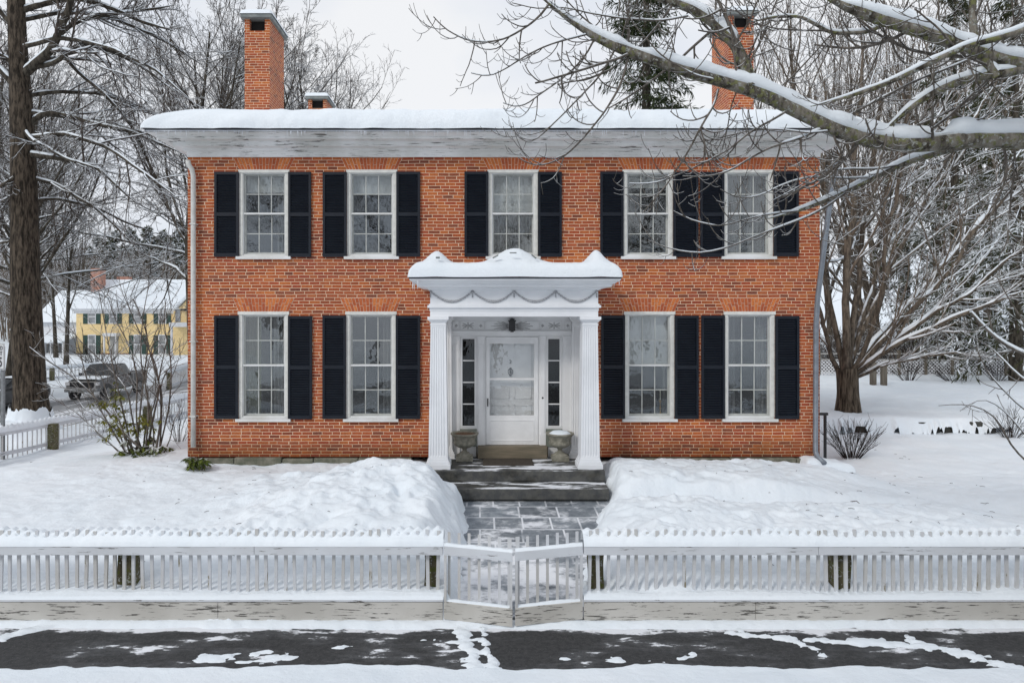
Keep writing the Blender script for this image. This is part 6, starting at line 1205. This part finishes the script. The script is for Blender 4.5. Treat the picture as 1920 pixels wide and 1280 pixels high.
# ---------------------------------------------------------------- vehicles
def loft(mb, secs):
    """secs: (x, zb, zt, half width bottom, half width top)"""
    n = 8; V = []
    for x, zb_, zt_, w0, w1 in secs:
        h_ = zt_ - zb_; c = min(.10, h_ * .3)
        V += [(x, -w0 + c * .6, zb_), (x, -w0, zb_ + c), (x, -w1, zt_ - c), (x, -w1 + c, zt_), (x, w1 - c, zt_), (x, w1, zt_ - c), (x, w0, zb_ + c), (x, w0 - c * .6, zb_)]
    Fs = [(0, 1, 2, 3, 4, 5, 6, 7), tuple(range(8 * len(secs) - 1, 8 * len(secs) - 9, -1))]
    for i in range(len(secs) - 1):
        for k in range(n): k2 = (k + 1) % n; Fs.append((i * n + k, (i + 1) * n + k, (i + 1) * n + k2, i * n + k2))
    return mb.add(V, Fs)
def vehicle(nm, label, cat, px, d, rz, pickup, paint, base_py):
    q = P(px, base_py, d); o = thing(nm, label, cat, (q[0], q[1], -1.2), rz); Bd = lambda mb, n_, mt, par=None, **k: mb.build(n_, M[mt], par or o, local=True, **k)
    if pickup:
        b = MB(); loft(b, [(-2.75, .55, 1.28, .93, .95), (-2.6, .5, 1.32, .96, .97), (-.75, .45, 1.32, .97, .97)]); loft(b, [(-.75, .42, 1.18, .97, .97), (1.15, .42, 1.20, .97, .96), (1.35, .45, 1.19, .97, .95), (2.3, .48, 1.12, .95, .92), (2.62, .55, 1.05, .90, .86)]); body = Bd(b, 'body', paint, bevel=.015)
        b = MB(); loft(b, [(-.80, 1.16, 1.50, .92, .84), (-.62, 1.16, 1.84, .92, .74), (.55, 1.16, 1.87, .92, .74), (1.32, 1.16, 1.22, .92, .88)]); Bd(b, 'cab', paint, bevel=.015)
        b = MB(); b.hexa([(.62, -.70, 1.83), (1.22, -.84, 1.27), (.66, -.70, 1.85), (1.25, -.84, 1.29), (.62, .70, 1.83), (1.22, .84, 1.27), (.66, .70, 1.85), (1.25, .84, 1.29)]); Bd(b, 'windscreen', 'carglass')
        for s in (-1, 1):
            b = MB(); y0, y1 = s * .935, s * .80
            b.add([(-.50, y0, 1.24), (.98, y0, 1.24), (.50, y1, 1.74), (-.42, y1, 1.74)], [(0, 1, 2, 3)]); Bd(b, 'side_window', 'carglass')
            b = MB(); b.box(.15, .17, s * .972 - .006, s * .972 + .006, .55, 1.2); b.cbox((-.1, s * .978, 1.08), (.14, .02, .03)); Bd(b, 'door_trim', 'black'); Bd(MB().cbox((.95, s * 1.06, 1.32), (.08, .16, .16)), 'mirror', 'black')
            Bd(MB().box(2.50, 2.63, s * .80 - .12, s * .80 + .12, .84, 1.02), 'headlight', 'lamp'); Bd(MB().box(-2.78, -2.72, s * .86 - .06, s * .86 + .06, .9, 1.2), 'tail_light', 'redlamp')
        Bd(MB().box(2.50, 2.66, -.64, .64, .74, 1.00), 'grille', 'black'); Bd(MB().box(2.45, 2.74, -.92, .92, .48, .66), 'bumper', 'steel', bevel=.03)
        X_, Y_ = np.meshgrid(np.linspace(1.3, 2.58, 20), np.linspace(-.85, .85, 20)); Bd(MB().grid(X_, Y_, 1.20 - .07 * (X_ - 1.3) / 1.1 + .06 * prof(np.minimum(.86 - abs(Y_), 1), .2) + .03 * fbm(X_ * 3, Y_ * 3, 3)), 'bonnet_snow', 'snow_soft', smooth=True)
        X_, Y_ = np.meshgrid(np.linspace(-.60, .60, 16), np.linspace(-.72, .72, 16)); Bd(MB().grid(X_, Y_, 1.865 + .05 * prof(np.minimum(.73 - abs(Y_), 1), .2)), 'roof_snow', 'snow_soft', smooth=True)
        X_, Y_ = np.meshgrid(np.linspace(-2.68, -.82, 16), np.linspace(-.88, .88, 16)); Bd(MB().grid(X_, Y_, 1.325 + .06 * prof(np.minimum(.89 - abs(Y_), 1), .2) + .03 * fbm(X_ * 2, Y_ * 2, 4)), 'bed_snow', 'snow_soft', smooth=True); wx, wr = (1.80, -1.72), .39
    else:
        b = MB(); loft(b, [(-2.3, .5, .98, .80, .78), (-2.1, .35, 1.02, .88, .86), (-1.2, .30, 1.05, .90, .88), (1.0, .30, 1.02, .90, .88), (2.0, .33, .86, .88, .82), (2.32, .42, .74, .76, .70)]); Bd(b, 'body', paint, bevel=.02)
        b = MB(); loft(b, [(-1.9, 1.0, 1.06, .80, .74), (-1.1, 1.0, 1.46, .82, .64), (.05, 1.0, 1.48, .82, .64), (.95, 1.0, 1.05, .82, .76)]); Bd(b, 'cabin', paint, bevel=.02)
        Bd(MB().hexa([(.12, -.60, 1.45), (.88, -.74, 1.07), (.15, -.60, 1.47), (.92, -.74, 1.09), (.12, .60, 1.45), (.88, .74, 1.07), (.15, .60, 1.47), (.92, .74, 1.09)]), 'windscreen', 'carglass')
        for s in (-1, 1):
            Bd(MB().add([(-1.5, s * .83, 1.08), (.72, s * .83, 1.08), (.12, s * .70, 1.40), (-1.0, s * .70, 1.40)], [(0, 1, 2, 3)]), 'side_window', 'carglass'); Bd(MB().box(2.15, 2.30, s * .62 - .14, s * .62 + .14, .62, .74), 'headlight', 'lamp')
        Bd(MB().box(2.2, 2.36, -.45, .45, .45, .66), 'grille', 'black'); X_, Y_ = np.meshgrid(np.linspace(1.0, 2.2, 14), np.linspace(-.78, .78, 14)); Bd(MB().grid(X_, Y_, 1.03 - .17 * (X_ - 1.0) / 1.0 + .05 * prof(np.minimum(.79 - abs(Y_), 1), .2)), 'bonnet_snow', 'snow_soft', smooth=True)
        X_, Y_ = np.meshgrid(np.linspace(-1.1, .05, 14), np.linspace(-.6, .6, 14)); Bd(MB().grid(X_, Y_, 1.475 + .07 * prof(np.minimum(.61 - abs(Y_), 1), .2)), 'roof_snow', 'snow_soft', smooth=True); wx, wr = (1.45, -1.35), .33
    for x in wx:
        for s in (-1, 1):
            w_ = Bd(MB().wheel((x, s * .86, wr), wr, .24), 'wheel', 'tyre'); Bd(MB().wheel((x, s * .93, wr), wr * .62, .14, n=14), 'rim', 'rim', w_)
            Bd(MB().wheel((x, s * .86, wr + .03), wr + .09, .25, n=20), 'wheel_arch', 'black')
    return o
M['redlamp'] = plain('red_lamp', (.25, .02, .015), (.2, .02, .015), 8, .25)
rz = math.atan2(-FU[1], -FU[0])
vehicle('pickup_truck', 'silver grey pickup truck with a snowy bonnet parked across the side street', 'pickup', 203, 39.2, rz + .20, True, 'truck', 742)
vehicle('parked_car', 'dark car with a snowy roof parked behind the thick roadside trunk at the left edge', 'car', 6, 33.5, rz + .12, False, 'carpaint', 760)
# ---------------------------------------------------------------- speed sign
q = P(-2, 690, 20.2); zg = gz(q[0], q[1]); sg = thing('speed_sign', 'white rectangular speed limit sign on a grey post, cut by the left edge', 'sign', (q[0], q[1], zg)); zc_ = P(0, 668, 20.2)[2]; rz_ = R(-28)
cR = ((math.cos(rz_), -math.sin(rz_), 0), (math.sin(rz_), math.cos(rz_), 0), (0, 0, 1))
MB().box(q[0] + .03, q[0] + .12, q[1] + .02, q[1] + .10, zg - .3, zc_ + .30).build('post', M['steel'], sg)
pl = MB().cbox((q[0], q[1], zc_), (.61, .012, .80), cR).build('panel', M['signwhite'], sg)
def on_sign(x, z, y=-.011): return Matrix.Translation(Vector((0, 0, zc_ - zg))) @ Matrix.Rotation(rz_, 4, 'Z') @ Matrix.Translation(Vector((x, y, z))) @ Matrix.Rotation(R(90), 4, 'X')
text_mesh('SPEED', .17, .002, M['black'], pl, on_sign(0, .25), 'lettering', .004); text_mesh('LIMIT', .17, .002, M['black'], pl, on_sign(0, .09), 'lettering', .004); text_mesh('25', .40, .002, M['black'], pl, on_sign(0, -.18), 'lettering', .010)
b = MB()
for x0, x1, z0, z1 in ((-.285, .285, .365, .378), (-.285, .285, -.378, -.365), (-.285, -.272, -.365, .365), (.272, .285, -.365, .365)): b.box(x0, x1, -.009, -.0065, z0, z1)
V = np.concatenate(b.v) @ np.array(cR).T + np.array((q[0], q[1], zc_)); b.v = [V]; b.build('border', M['black'], pl)
